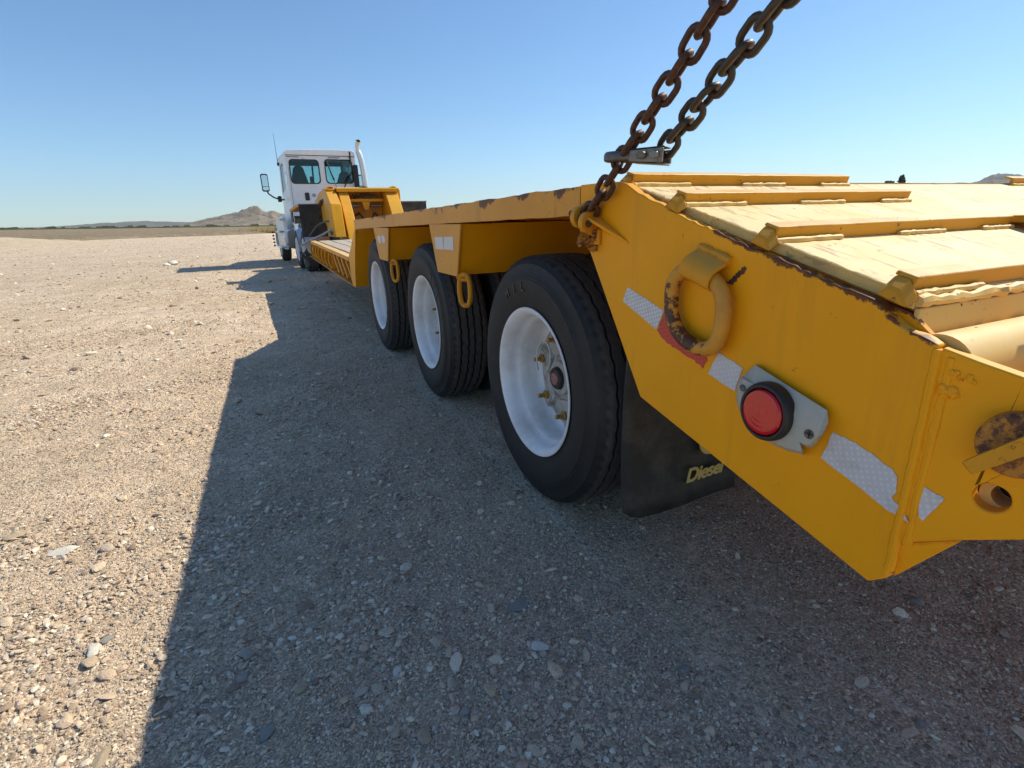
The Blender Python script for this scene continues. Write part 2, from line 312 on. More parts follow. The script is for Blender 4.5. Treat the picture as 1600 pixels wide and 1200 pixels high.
# ------------------------------------------------------------------ mesh helpers
class MB:
    def __init__(s): s.v = []; s.f = []
    def add(s, vs, fs):
        o = len(s.v); s.v += [tuple(x) for x in vs]; s.f += [tuple(i + o for i in f) for f in fs]; return s
    def box(s, x0, x1, y0, y1, z0, z1, mtx=None):
        vs = [Vector((x, y, z)) for z in (z0, z1) for y in (y0, y1) for x in (x0, x1)]
        if mtx is not None: vs = [mtx @ v for v in vs]
        return s.add(vs, [(0, 2, 3, 1), (4, 5, 7, 6), (0, 1, 5, 4), (1, 3, 7, 5), (3, 2, 6, 7), (2, 0, 4, 6)])
    def beam(s, a, b, w, h, up=(0, 0, 1)):
        a = Vector(a); b = Vector(b); d = (b - a); L = d.length; d.normalize()
        sd = d.cross(Vector(up)).normalized(); u = sd.cross(d)
        m = Matrix((sd, d, u)).transposed().to_4x4(); m.translation = a
        return s.box(-w / 2, w / 2, 0, L, -h / 2, h / 2, m)
    def prism(s, outer, holes, fn, t0, t1):
        """extrude a polygon with holes: fn(a, b, t) -> xyz"""
        loops = [outer] + list(holes)
        tris = tessellate_polygon([[Vector((a, b, 0)) for a, b in lp] for lp in loops])
        flat = [p for lp in loops for p in lp]; n = len(flat)
        vs = [fn(a, b, t0) for a, b in flat] + [fn(a, b, t1) for a, b in flat]
        fs = [tuple(t) for t in tris] + [tuple(i + n for i in reversed(t)) for t in tris]
        o = 0
        for lp in loops:
            k = len(lp)
            for i in range(k):
                j = (i + 1) % k; fs.append((o + i, o + j, o + j + n, o + i + n))
            o += k
        return s.add(vs, fs)
    def tube(s, pts, r, seg=8, closed=False, cap=True):
        pts = [Vector(p) for p in pts]; n = len(pts); rs = r if isinstance(r, (list, tuple)) else [r] * n
        tang = []
        for i in range(n):
            a = pts[(i - 1) % n] if (closed or i > 0) else pts[i]; b = pts[(i + 1) % n] if (closed or i < n - 1) else pts[i]
            tang.append((b - a).normalized())
        u = tang[0].orthogonal().normalized(); vs = []
        for i in range(n):
            t = tang[i]; u = (u - t * u.dot(t)).normalized(); b = t.cross(u)
            for k in range(seg):
                q = 2 * math.pi * k / seg; vs.append(pts[i] + (u * math.cos(q) + b * math.sin(q)) * rs[i])
        fs = []
        for i in range(n if closed else n - 1):
            for k in range(seg):
                j = (i + 1) % n; k2 = (k + 1) % seg
                fs.append((i * seg + k, i * seg + k2, j * seg + k2, j * seg + k))
        if not closed and cap:
            fs.append(tuple(reversed(range(seg)))); fs.append(tuple((n - 1) * seg + k for k in range(seg)))
        return s.add(vs, fs)
    def lathe(s, prof, fn, seg=32, a0=0.0, a1=2 * math.pi, cap0=False, cap1=False):
        """prof: (axial, radius); fn(ax, r*cos, r*sin) -> xyz"""
        full = abs(a1 - a0 - 2 * math.pi) < 1e-6; m = seg if full else seg + 1; n = len(prof); vs = []
        for ax, r in prof:
            for k in range(m):
                q = a0 + (a1 - a0) * k / seg; vs.append(fn(ax, r * math.cos(q), r * math.sin(q)))
        fs = []
        for i in range(n - 1):
            for k in range(seg):
                k2 = (k + 1) % m; fs.append((i * m + k, i * m + k2, (i + 1) * m + k2, (i + 1) * m + k))
        if cap0: fs.append(tuple(range(m)))
        if cap1: fs.append(tuple(reversed([(n - 1) * m + k for k in range(m)])))
        return s.add(vs, fs)
    def mesh(s, name, smooth=False):
        me = bpy.data.meshes.new(name); me.from_pydata(s.v, [], s.f)
        bm = bmesh.new(); bm.from_mesh(me); bmesh.ops.recalc_face_normals(bm, faces=bm.faces); bm.to_mesh(me); bm.free()
        if smooth: me.polygons.foreach_set('use_smooth', [True] * len(me.polygons))
        return me
    def build(s, name, mat, parent=None, smooth=False, bevel=0.0, angle=35, bseg=2):
        o = bpy.data.objects.new(name, s.mesh(name, smooth or bevel > 0)); C.objects.link(o)
        o.data.materials.append(mat)
        if bevel > 0:
            b = o.modifiers.new('bevel', 'BEVEL'); b.width = bevel; b.segments = bseg; b.limit_method = 'ANGLE'; b.angle_limit = R_(40)
            b.harden_normals = False
        if smooth or bevel > 0:
            o.data.set_sharp_from_angle(angle=R_(angle))
        if parent is not None: attach(o, parent)
        return o

base_of = {}
def attach(o, p):
    o.parent = p
    o.matrix_parent_inverse = base_of.get(p.name, Matrix.Identity(4))
def thing(name, label, cat, loc=(0, 0, 0), group=None, keep_world=True):
    o = bpy.data.objects.new(name, None); C.objects.link(o); o.location = loc; o.empty_display_size = 0.2
    if keep_world: base_of[o.name] = Matrix.Translation(Vector(loc)).inverted()
    tag(o, label, cat, group); return o
def tag(o, label=None, cat=None, group=None, kind=None):
    if label: o['label'] = label
    if cat: o['category'] = cat
    if group: o['group'] = group
    if kind: o['kind'] = kind
    return o
def copy_tree(o, parent=None):
    c = o.copy(); C.objects.link(c)
    if parent is not None: c.parent = parent
    for ch in list(o.children): copy_tree(ch, c)
    return c

XS = 0.92                       # left face of the trailer
XR = 3.88                       # right face
def at(y, z, x):                # a point measured on the left face, carried along the line of sight to plane x
    k = x / XS; return (x, y * k, EYE.z + (z - EYE.z) * k)
def ip(x0, x1, t): return x0 + (x1 - x0) * t
def lerp_poly(pts, y):
    pts = sorted(pts)
    for (a, b), (c, d) in zip(pts, pts[1:]):
        if a <= y <= c: return b + (d - b) * (y - a) / (c - a)
    return pts[0][1] if y < pts[0][0] else pts[-1][1]

# ------------------------------------------------------------------ ground sheet
nrng = np.random.default_rng(3)
_grids = [nrng.random((64, 64)) for _ in range(8)]
def vnoise(x, y, k):
    g = _grids[k % 8]; xi = np.floor(x).astype(int); yi = np.floor(y).astype(int); fx = x - xi; fy = y - yi
    fx = fx * fx * (3 - 2 * fx); fy = fy * fy * (3 - 2 * fy)
    a = g[xi % 64, yi % 64]; b = g[(xi + 1) % 64, yi % 64]; c = g[xi % 64, (yi + 1) % 64]; d = g[(xi + 1) % 64, (yi + 1) % 64]
    return (a * (1 - fx) + b * fx) * (1 - fy) + (c * (1 - fx) + d * fx) * fy - 0.5
def fbm(x, y, s, o=4, k0=0):
    r = 0; a = 1
    for k in range(o):
        r = r + a * vnoise(x * s + 17.3 * k, y * s + 5.1 * k, k + k0); a *= 0.5; s *= 2.03
    return r
def ground_z(x, y):
    x = np.asarray(x, float); y = np.asarray(y, float); r = np.hypot(x, y)
    near = 0.030 * fbm(x, y, 0.45, 3) + 0.013 * fbm(x, y, 2.7, 3, 2) + 0.012 * fbm(x, y, 11.0, 2, 4) + 0.007 * fbm(x, y, 24.0, 1, 6)
    calm = np.clip((x - 0.35) / 0.5, 0, 1) * np.clip((4.4 - x) / 0.5, 0, 1)
    near = near * (1 - 0.7 * calm)
    fade = np.clip(1 - r / 90, 0.0, 1)
    left = np.clip(-x / np.maximum(np.abs(y), 1) / 0.33, 0, 1.15)
    far = 0.0058 * np.clip(r - 45, 0, 2500) * left
    return near * fade - 0.050 + far + 0.1 * fbm(x, y, 0.06, 2) * np.clip((r - 25) / 40, 0, 1)
def axis(lo, hi, st, far, growth):
    a = list(np.arange(lo, hi, st)); s = st; v = a[-1]
    while v < far: s *= growth; v += s; a.append(v)
    s = st; v = a[0]; pre = []
    while v > -far: s *= growth; v -= s; pre.append(v)
    return np.array(pre[::-1] + a)
def sheet(name, xs, ys, zf, mat):
    X, Yy = np.meshgrid(xs, ys); Z = zf(X, Yy); nx, ny = len(xs), len(ys)
    co = np.stack([X, Yy, Z], -1).reshape(-1, 3)
    i = np.arange((ny - 1) * (nx - 1)); r = i // (nx - 1); c = i % (nx - 1); b = r * nx + c
    fc = np.stack([b, b + 1, b + nx + 1, b + nx], -1)
    me = bpy.data.meshes.new(name); me.vertices.add(len(co)); me.vertices.foreach_set('co', co.ravel().astype(np.float32))
    me.loops.add(fc.size); me.loops.foreach_set('vertex_index', fc.ravel().astype(np.int32))
    me.polygons.add(len(fc)); me.polygons.foreach_set('loop_start', (np.arange(len(fc)) * 4).astype(np.int32))
    me.polygons.foreach_set('loop_total', np.full(len(fc), 4, np.int32)); me.update(calc_edges=True); me.validate()
    me.polygons.foreach_set('use_smooth', [True] * len(fc)); me.materials.append(mat)
    o = bpy.data.objects.new(name, me); C.objects.link(o); return o
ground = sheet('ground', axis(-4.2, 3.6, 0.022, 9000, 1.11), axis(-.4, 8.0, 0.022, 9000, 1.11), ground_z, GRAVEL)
tag(ground, kind='structure')

# ------------------------------------------------------------------ far land: field, crop, hills
def land_mat(name, a, b, scale, bump=0.6, dist=0.3, stretch=(1, 1, 1)):
    n = NT(name); v = n.mapping(n.coord(), stretch); f = n.noise(v, scale, 8, 0.75)
    f2 = n.noise(v, scale * 0.12, 4, 0.6)
    c = n.mix(n.step(f, 0.32, 0.68), a, b); c = n.mix(n.math('MULTIPLY', n.step(f2, 0.4, 0.7), 0.4), c, tuple(0.5 * (p + q) * 0.75 for p, q in zip(a, b)))
    return n.fin(c, 0.95, 0, n.bump(f, bump, dist), Specular_IOR_Level=0.1)
FIELD = land_mat('stubble_field', (0.16, 0.125, 0.08), (0.36, 0.285, 0.19), 1.1, 0.8, 0.3)
DRYG = land_mat('dry_grass_mat', (0.40, 0.29, 0.13), (0.66, 0.50, 0.25), 3.0)
CROP = land_mat('green_crop_mat', (0.05, 0.065, 0.03), (0.09, 0.10, 0.05), 0.5)
HILL = land_mat('dry_hill', (0.085, 0.072, 0.052), (0.40, 0.325, 0.235), 0.02, 1.0, 16)
FARH = land_mat('far_hill', (0.10, 0.095, 0.075), (0.19, 0.17, 0.13), 0.004, 0.6, 10)
MOUND = land_mat('loose_soil', (0.44, 0.35, 0.24), (0.60, 0.49, 0.35), 3.0, 0.5, 0.1)

field = sheet('field', np.concatenate([np.linspace(-330, -60, 50), np.linspace(-58, 60, 160)]), np.concatenate([np.linspace(36, 150, 160), np.linspace(153, 440, 70)]),
              lambda X, Yq: ground_z(X, Yq) - 0.10 + 0.42 * np.clip((Yq - 91 - 0.9 * X - 1.5 * np.sin(X * .4)) / 3.0, 0, 1) + 0.12 * fbm(X, Yq, 0.7, 2), FIELD)
tag(field, kind='structure')
def mound_z(X, Yq):
    d = np.hypot((X + 24) / 12, (Yq - 62) / 5)
    return ground_z(X, Yq) - 0.12 + 1.15 * np.clip(1 - d, 0, 1) ** 0.8 + 0.10 * fbm(X, Yq, 1.1, 3)
mound = sheet('soil_mound', np.linspace(-37, -11, 80), np.linspace(56, 68, 40), mound_z, MOUND)
tag(mound, 'low pale heap of loose soil at the edge of the gravel yard', 'soil heap')
# dry grass tufts beside the truck, far off
def tuft_patch(name, mat, n, cx, cy, wx, wy, h, label=None, seed=1, spot=None):
    r = random.Random(seed); mb = MB()
    for i in range(n):
        x = cx + r.uniform(-wx, wx); y = cy + r.uniform(-wy, wy)
        if spot: x, y = spot(r)
        z0 = float(ground_z(x, y)) + 0.2
        for k in range(5):
            a = r.uniform(0, 6.28); hh = h * r.uniform(0.5, 1.1); b = 0.10 * h; lean = r.uniform(0.05, 0.5) * h
            mb.add([(x + b * math.cos(a + 1.57), y + b * math.sin(a + 1.57), z0 - 0.3), (x - b * math.cos(a + 1.57), y - b * math.sin(a + 1.57), z0 - 0.3), (x + lean * math.cos(a), y + lean * math.sin(a), z0 + hh)], [(0, 1, 2)])
    o = mb.build(name, mat); tag(o, kind='stuff'); return o
tuft_patch('dry_grass', DRYG, 4200, 0, 0, 0, 0, .55, spot=lambda r: (lambda yy: (yy * r.gauss(.036, .022), yy))(94 + 190 * r.random() ** 1.6))
# green crop rows in the distance
mb = MB(); r = random.Random(5)
for i in range(5200):
    y = r.uniform(430, 760); x = r.uniform(-0.62 * y, 0.10 * y); z0 = float(ground_z(x, y)); h = r.uniform(.5, 1.0) * (1 + 1.6 * (r.random() < 0.012)); wv = r.uniform(2, 5)
    mb.add([(x - wv, y, z0 - .3), (x + wv, y, z0 - .3), (x + wv * .7, y + 2, z0 + h), (x - wv * .6, y + 2, z0 + h * .9), (x + wv * .8, y + 5, z0 - .3), (x - wv * .8, y + 5, z0 - .3)], [(0, 1, 2, 3), (3, 2, 4, 5)])
tag(mb.build('green_crop', CROP), kind='stuff')

def ridge(name, d0, a0, a1, prof, mat, depth, seed, rough=0.25):
    """a hill standing across the view between bearings a0..a1 (degrees right of +Y); prof gives crest heights"""
    na, nd = 230, 60
    t = np.linspace(0, 1, na)[:, None] * np.ones((1, nd)); u = np.ones((na, 1)) * np.linspace(0, 1, nd)[None, :]
    ch = np.array([lerp_poly(prof, q) for q in t[:, 0]])[:, None]
    a = np.radians(a0 + (a1 - a0) * t); d = d0 + depth * u; x = d * np.sin(a); y = d * np.cos(a)
    e = np.sin(math.pi * u) ** 0.9
    nz = fbm(x / depth * 5 + seed, y / depth * 5, 1.0, 6)
    rg = 1 - np.abs(fbm(x / depth * 7.1 + seed * 3, y / depth * 7.1, 1.0, 5)) * 2.2
    z = ch * e * (1 + rough * (nz * 1.3 + (rg - 0.7) * 0.9)) - 4 + ground_z(x, y) * .9
    vs = np.stack([x, y, z], -1).reshape(-1, 3).tolist(); fs = []
    for i in range(na - 1):
        for j in range(nd - 1):
            b = i * nd + j; fs.append((b, b + 1, b + nd + 1, b + nd))
    o = MB().add(vs, fs).build(name, mat, smooth=True, angle=60); tag(o, kind='structure'); return o
ridge('hill', 2300, -8.2, 6.0, [(0, 0), (0.15, 8), (0.28, 27), (0.36, 36), (0.44, 52), (0.52, 68), (0.56, 76), (0.605, 76), (0.63, 62), (0.66, 56), (0.69, 64), (0.74, 52), (0.85, 40), (1, 0)], HILL, 900, 2.0, .34)
ridge('distant_hill', 5200, -30, -2, [(0, 25), (0.2, 22), (0.5, 30), (0.75, 60), (1, 30)], FARH, 1600, 7.0)
ridge('distant_hill', 3600, 58, 74, [(0, 30), (0.2, 80), (0.34, 112), (0.5, 146), (0.6, 140), (0.8, 120), (1, 60)], FARH, 1200, 11.0)

# ------------------------------------------------------------------ small trees far to the right, beyond the deck
LEAF = simple('far_foliage', (0.085, 0.11, 0.06), 0.8, 0, 0.5, 1.2, 0.0); BARK = simple('bark', (0.10, 0.075, 0.05), 0.9)
def far_tree(name, label, x, y, top, rx, kind, seed, group):
    r = random.Random(seed); z0 = float(ground_z(x, y)) - 0.2
    t = thing(name, label, 'tree', (x, y, z0), group)
    mb = MB().tube([(x, y, z0), (x + .2, y, z0 + top * .45), (x + .1, y, z0 + top * .85)], [.35, .24, .08], 7)
    crown = MB()
    for b in range(9):
        a = r.uniform(0, 6.28); zz = z0 + top * r.uniform(.35, .8); mb.tube([(x + .1, y, zz - .6), (x + rx * .6 * math.cos(a), y + rx * .6 * math.sin(a), zz + .4)], [.12, .04], 5)
    mb.build('trunk', BARK, t)
    for i in range(900):
        a = r.uniform(0, 6.28); u = r.random()
        if kind == 'tall':
            hz = .30 + .70 * u; rad = rx * (0.35 + 0.8 * math.sin(min(1, (1 - hz) * 1.5) * 1.9)) * math.sqrt(r.random()) * (0.7 + 0.5 * math.sin(a * 3 + hz * 14))
        else:
            hz = .12 + .88 * u; rad = rx * math.sqrt(max(0, 1 - (hz * 1.05 - .25) ** 2)) * math.sqrt(r.random()) * (0.75 + 0.35 * math.sin(a * 4 + hz * 9))
        px, py, pz = x + rad * math.cos(a), y + rad * math.sin(a), z0 + top * hz
        s = r.uniform(.18, .42); e = Euler((r.uniform(0, 3), r.uniform(0, 3), r.uniform(0, 6))).to_matrix()
        crown.add([Vector((px, py, pz)) + e @ Vector(q) for q in ((-s, -s * .6, 0), (s, -s * .6, 0), (s * .7, s * .6, 0.1), (-s * .7, s * .6, 0.1))], [(0, 1, 2, 3)])
    crown.build('crown', LEAF, t); return t
far_tree('tall_tree', 'slim dark green tree on the skyline beyond the trailer deck', 139, 79.3, 8.4, 1.0, 'tall', 3, None)
far_tree('bushy_tree', 'low grey green bushy tree beside the slim tree on the skyline', 137.6, 81.3, 7.3, 1.9, 'bush', 9, None)

# ================================================================== the lowboy trailer
trailer = thing('lowboy_trailer', 'long yellow three axle lowboy trailer with chipped paint, white rims and sloping ribbed tail', 'trailer', (2.4, 3.0, 0.0))
T = trailer
RAILTOP = [(1.26, 1.300), (1.369, 1.301), (1.947, 1.293), (2.534, 1.284), (3.514, 1.270), (5.78, 1.233)]
rt = lambda y: lerp_poly(RAILTOP, y)
RT = 0.088
# rear deck plate, split in steel sheets laid between the two rails
def strip(y0, y1, n=12): return [y0 + (y1 - y0) * i / n for i in range(n + 1)]
for k, (ya, yb) in enumerate(((1.26, 2.75), (2.753, 4.25), (4.253, 5.76))):
    mb = MB()
    ys = strip(ya, yb, 6); poly = [(y, rt(y) - 0.004) for y in ys] + [(y, rt(y) - 0.03) for y in reversed(ys)]
    mb.prism(poly, [], lambda a, b, t: (t, a, b), XS + 0.031, XR - 0.031)
    mb.build('deck_plate', Ydeck, T, bevel=0.002)
MB().prism([(1.19, 1.262), (1.255, 1.285), (1.5, rt(1.5) - .034), (3.5, rt(3.5) - .034), (5.76, rt(5.76) - .034), (5.76, rt(5.76) - .04), (3.5, rt(3.5) - .04), (1.5, rt(1.5) - .04), (1.255, 1.268), (1.19, 1.25)], [], lambda a, b, t: (t, a, b), XS + .031, XR - .031).build('deck_light_seal', Yold, T)  # added sheet that blocks sun slits through the deck joints
for x0, x1 in ((XS, XS + 0.03), (XR - 0.03, XR)):
    mb = MB(); ys = strip(1.455, 5.78, 90); rr = random.Random(4)
    top = [(y, rt(y) + rr.uniform(-.0035, .0025)) for y in ys]; bot = [(y, rt(y) - RT + rr.uniform(-.0015, .0015)) for y in ys]
    mb.prism(top + bot[::-1], [], lambda a, b, t: (t, a, b), x0, x1)
    mb.build('side_rail', Yrail, T, bevel=0.003)
mb = MB().box(XS + .031, XR - .031, 5.761, 5.78, rt(5.78) - RT, rt(5.78) - .004); mb.build('front_rail', Yrail, T, bevel=.003)

# fender outriggers between the wheels: a tapered box across the trailer with a post plate on its end
def outrigger(top0, top1, bot0, bot1, zb):
    yt = rt((top0 + top1) / 2) - RT - 0.003
    poly = [(top0, yt), (top1, yt), (bot1, zb), (bot0, zb)]
    mb = MB().prism(poly, [], lambda a, b, t: (t, a, b), XS + 0.014, XR - 0.014)
    o = mb.build('outrigger', Yd, T, bevel=0.006)
    gr = 0.012
    pl_ = [(top0 - gr, yt), (top1 + gr, yt), (bot1 + gr, zb - .006), (bot0 - gr, zb - .006)]
    for xa, xb in ((XS, XS + .012), (XR - .012, XR)):
        MB().prism(pl_, [], lambda a, b, t: (t, a, b), xa, xb).build('end_plate', Yrail, o, bevel=0.003)
    return o
o1 = outrigger(2.570, 3.090, 2.665, 2.977, 0.928)
o2 = outrigger(4.216, 4.781, 4.342, 4.640, 0.910)
def flat_patch(name, pts, mat, parent, x=XS, t=0.0016, fn=None):
    fn = fn or (lambda a, b, q: (x - q, a, b))
    return MB().prism(pts, [], fn, 0.0006, t).build(name, mat, parent)
flat_patch('reflective_tape', [(3.005, 1.118), (2.85, 1.121), (2.845, 1.054), (2.996, 1.052)], TAPEW, o1)
flat_patch('reflective_tape', [(2.835, 1.122), (2.675, 1.126), (2.680, 1.058), (2.838, 1.055)], TAPEW, o1)
flat_patch('reflective_tape', [(4.66, 1.085), (4.60, 1.100), (4.52, 1.096), (4.50, 1.06), (4.53, 1.035), (4.62, 1.04)], TAPEW2, o2)
flat_patch('reflective_tape', [(4.48, 1.10), (4.37, 1.104), (4.345, 1.07), (4.38, 1.043), (4.46, 1.048)], TAPEW2, o2)
def ring_loop(cx, cy, cz, w_, h_, ax=0.0, tilt=0.0, n=28):
    pts = []
    for i in range(n):
        q = 2 * math.pi * i / n; c, s_ = math.cos(q), math.sin(q)
        a = w_ * c; b = h_ * s_
        a = math.copysign(abs(c) ** 0.75, c) * w_; b = math.copysign(abs(s_) ** 0.8, s_) * h_
        pts.append((cx + a * math.sin(ax) - abs(b - h_) * tilt, cy + a * math.cos(ax), cz + b))
    return pts
for oo, y0, zt in ((o1, 2.625, 0.928), (o2, 4.235, 0.910)):
    o = MB().tube(ring_loop(XS + .03, y0, zt - .076, .036, .082, R_(-30)), 0.0135, 9, closed=True).build('lashing_ring', Yring, oo, smooth=True)
    m = MB(); m.tube([(XS + .005, y0 + .03, zt - .005), (XS + .015, y0 + .02, zt - .02), (XS + .04, y0 + .0, zt - .022), (XS + .055, y0, zt - .004)], .012, 7)
    m.build('ring_lug', Yold, oo, smooth=True)

# front transition plates down to the well
FT = [(5.79, 1.142), (5.83, 1.142), (6.485, 0.824), (6.40, 0.500), (6.20, 0.500), (6.061, 0.777)]
for xa, xb in ((XS + .004, XS + .02), (XR - .02, XR - .004)):
    MB().prism(FT, [], lambda a, b, t: (t, a, b), xa, xb).build('transition_plate', Yd, T, bevel=.003)
mb = MB(); mb.prism([(5.80, 1.141), (5.815, 1.141), (6.075, .777), (6.215, .505), (6.20, .505), (6.055, .777)], [], lambda a, b, t: (t, a, b), XS + .021, XR - .021)
mb.build('transition_wall', Yd, T, bevel=.003)
mb = MB(); mb.prism([(5.782, 1.165), (5.84, 1.150), (6.485, .830), (6.475, .812), (5.835, 1.127), (5.782, 1.130)], [], lambda a, b, t: (t, a, b), XS + .021, XR - .021)
mb.build('transition_slope', Ytop, T, bevel=.003)

# main beams, axles
for x in (1.95, 2.75):
    pf = [(-.08, .70), (.08, .70), (.08, .719), (.012, .72), (.012, 1.16), (.08, 1.161), (.08, 1.18), (-.08, 1.18), (-.08, 1.161), (-.012, 1.16), (-.012, .72), (-.08, .719)]
    MB().prism(pf, [], lambda a, b, t, x=x: (x + a, t, b), .58, 6.2).build('main_beam', Yold, T, bevel=.003)
for y in (1.99, 3.648, 5.312):
    m = MB().tube([(1.25, y, .522), (3.55, y, .522)], .065, 14); o = m.build('axle', DARK, T, smooth=True)
    for x in (1.68, 3.12): MB().lathe([(-.06, .02), (-.06, .205), (.10, .215), (.10, .02)], lambda a, b, c, x=x, y=y: (x + a, y + b, .522 + c), 24).build('brake_drum', DARK, o, smooth=True)
    for x in (1.95, 2.75): MB().box(x - .05, x + .05, y - .5, y + .5, .60, .66).build('leaf_spring', DARK, o, bevel=.006)

# ---- tail: side panel, ribbed ramp
QTOP = [(0.425, 1.006), (0.494, 1.033), (0.529, 1.060), (0.637, 1.093), (0.801, 1.141), (1.053, 1.220), (1.254, 1.299)]
qt = lambda y: lerp_poly(QTOP, y)
rr = random.Random(12)
ys = strip(0.427, 1.254, 60)
top = [(y, qt(y) + 0.004 * math.sin(y * 37) * .4 + rr.uniform(-.003, .002)) for y in ys]
side = top + [(1.320, 1.3005), (1.452, 1.301), (1.452, 1.20), (1.4525, 1.163), (1.412, 1.130), (1.122, 0.712), (0.454, 0.554), (0.426, 0.580)]
for xa, xb in ((XS, XS + .028), (XR - .028, XR)):
    MB().prism(side, [], lambda a, b, t: (t, a, b), xa, xb).build('side_panel', YP, T, bevel=.004)
RM = 0.2882
rz = lambda y: 1.3015 + (y - 1.262) * RM if y < 1.262 else 1.3015
mb = MB()
n = 30; xs = [XS + .029 + (XR - XS - .058) * i / n for i in range(n + 1)]
ramp_pts = [(1.258, 1.292), (.487, 1.292 - .771 * RM), (.487, 1.272 - .771 * RM), (1.258, 1.272)]
mb.prism(ramp_pts, [], lambda a, b, t: (t, a, b), XS + .029, XR - .029)
rampo = mb.build('ramp_plate', Ydeck, T, bevel=.002)
ramp_z = lambda y: 1.292 + (y - 1.258) * RM
up = Vector((0, -RM, 1)).normalized(); back = Vector((0, -1, -RM)).normalized()
def bar(x0, x1, y):
    z = ramp_z(y); o0 = Vector((0, y, z)); n = 26; rb = random.Random(int(y * 1000 + x0 * 77))
    vs = []
    for i in range(n + 1):
        x = x0 + (x1 - x0) * i / n; j = rb.uniform(-.0007, .0007)
        # L-shaped bar: upright rear leg and a flat top leg running forward
        for b, u in ((0, -.001), (0 + j, .030 + j), (-.034, .030 + j * .6), (-.036, .022), (-.010, .021), (-.008, -.001)):
            vs.append(Vector((x, 0, 0)) + o0 + back * (b + 0.010) + up * u)
    fs = []
    for i in range(n):
        for k in range(6): fs.append((i * 6 + k, i * 6 + (k + 1) % 6, (i + 1) * 6 + (k + 1) % 6, (i + 1) * 6 + k))
    fs += [tuple(range(6)), tuple(n * 6 + k for k in reversed(range(6)))]
    o = MB().add(vs, fs).build('traction_bar', Ybar, T, bevel=.0025)
    for s0, s1 in ((.0, .22), (.45, .65), (.84, 1.0)):      # stitch welds along its foot
        m = MB(); pts = []; k = 14
        for i in range(k + 1):
            x = x0 + (x1 - x0) * (s0 + (s1 - s0) * i / k)
            pts.append(Vector((x, 0, 0)) + o0 + back * (.017 + rb.uniform(-.002, .002)) + up * .003)
        m.tube(pts, [.0065 + rb.uniform(-.0012, .0012) for _ in pts], 7); m.build('weld_bead', Ytop, o, smooth=True)
    return o
ROWS = (1.248, 1.044, 0.776, 0.508)
for y in ROWS:
    for x0, x1 in ((XS + .030, 1.86), (2.94, XR - .030)):
        o = bar(x0, x1, y)
        xe = XS if x0 < 2 else XR
        s_ = 1 if x0 < 2 else -1
        g = MB()
        z = ramp_z(y)
        g.add([(xe + .029 * s_, y - .010, z + .024), (xe + .029 * s_, y + .014, z + .030), (xe + .029 * s_, y + .030, z + .008), (xe + .029 * s_, y - .028, z - .008),
               (xe + .004 * s_, y - .006, z + .006), (xe + .004 * s_, y + .010, z + .010), (xe + .0 * s_, y + .026, z - .004), (xe + .0 * s_, y - .026, z - .022)],
              [(0, 1, 2, 3), (4, 7, 6, 5), (0, 4, 5, 1), (1, 5, 6, 2), (2, 6, 7, 3), (3, 7, 4, 0)])
        g.build('end_gusset', Yold, o, bevel=.004)
# a wavy weld running down the top edge of the side panel
def wavy(pts, r, seed, j=.003, sub=6):
    q = random.Random(seed); out = []
    for a, b in zip(pts, pts[1:]):
        a = Vector(a); b = Vector(b)
        for k in range(sub): out.append(a.lerp(b, k / sub) + Vector((q.uniform(-j, j), q.uniform(-j, j), q.uniform(-j, j))))
    out.append(Vector(pts[-1])); return out, [r * q.uniform(.65, 1.3) for _ in out]
p, rs = wavy([(XS + .031, y, ramp_z(y) + .000) for y in strip(.49, 1.25, 14)], .0036, 3, .0006, 6)
MB().tube(p, rs, 7).build('edge_weld', Ytop, T, smooth=True)
p, rs = wavy([(x, .482, ramp_z(.482) - .006) for x in strip(XS + .03, XR - .05, 40)], .010, 5, .0022, 4)
MB().tube(p, rs, 8).build('rear_weld', Ytop, T, smooth=True)
# tail pieces
a80 = R_(-80); td = Vector((math.cos(a80), math.sin(a80), 0)); tn = Vector((-td.y, td.x, 0)) * -1     # along the plate; outward (left-back)
TP0 = Vector((XS + .001, .425, 0))
tfn = lambda a, b, t: TP0 + td * a + Vector((0, 0, b)) + tn * t
hc = (0.1025, 0.7885); hr = 0.0225
hole = [(hc[0] + hr * math.cos(q), hc[1] + hr * math.sin(q)) for q in [2 * math.pi * i / 26 for i in range(26)]]
tp = [(0.003, 1.0035), (0.05, 0.9905), (0.103, 0.978), (0.20, 0.950), (0.33, 0.905), (0.36, 0.86), (0.36, 0.80), (0.30, 0.770), (0.15, 0.741), (0.083, 0.704), (0.003, 0.655)]
tailp = MB().prism(tp, [hole], tfn, 0.0, -0.028).build('tail_plate', Yd, T, bevel=.003)
MB().lathe([(-.026, hr + .010), (-.026, hr - .004), (-.07, hr - .004), (-.07, hr + .010)], lambda a, b, c: tfn(hc[0] + .012 + b, hc[1] - .001 + c, a), 26).build('bush_ring', Ytop, tailp, smooth=True)
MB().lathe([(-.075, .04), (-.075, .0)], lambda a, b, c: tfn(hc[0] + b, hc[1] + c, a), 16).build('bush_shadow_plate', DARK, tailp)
g = [(0.002, 0.652), (0.078, 0.700), (0.083, 0.7015), (0.003, 0.580)]
MB().prism(g, [], lambda a, b, t: tfn(a, b, t) + Vector((0.010 * (b < .65), 0, 0)), -.004, -.026).build('tail_gusset', Yd, T, bevel=.003)
p, rs = wavy([tfn(-.001, z, -.003) for z in strip(.60, 1.0, 12)], .0085, 8, .0006, 3)
rs = [.0085 + (r_ - .0085) * .25 for r_ in rs]
MB().tube(p, rs, 10).build('corner_weld', Yd, T, smooth=True)
p, rs = wavy([tfn(.017 - .006 * (1 - z), z, -.0045) for z in strip(.66, .99, 8)], .008, 9, .0006, 3)
rs = [.008 + (r_ - .008) * .25 for r_ in rs]
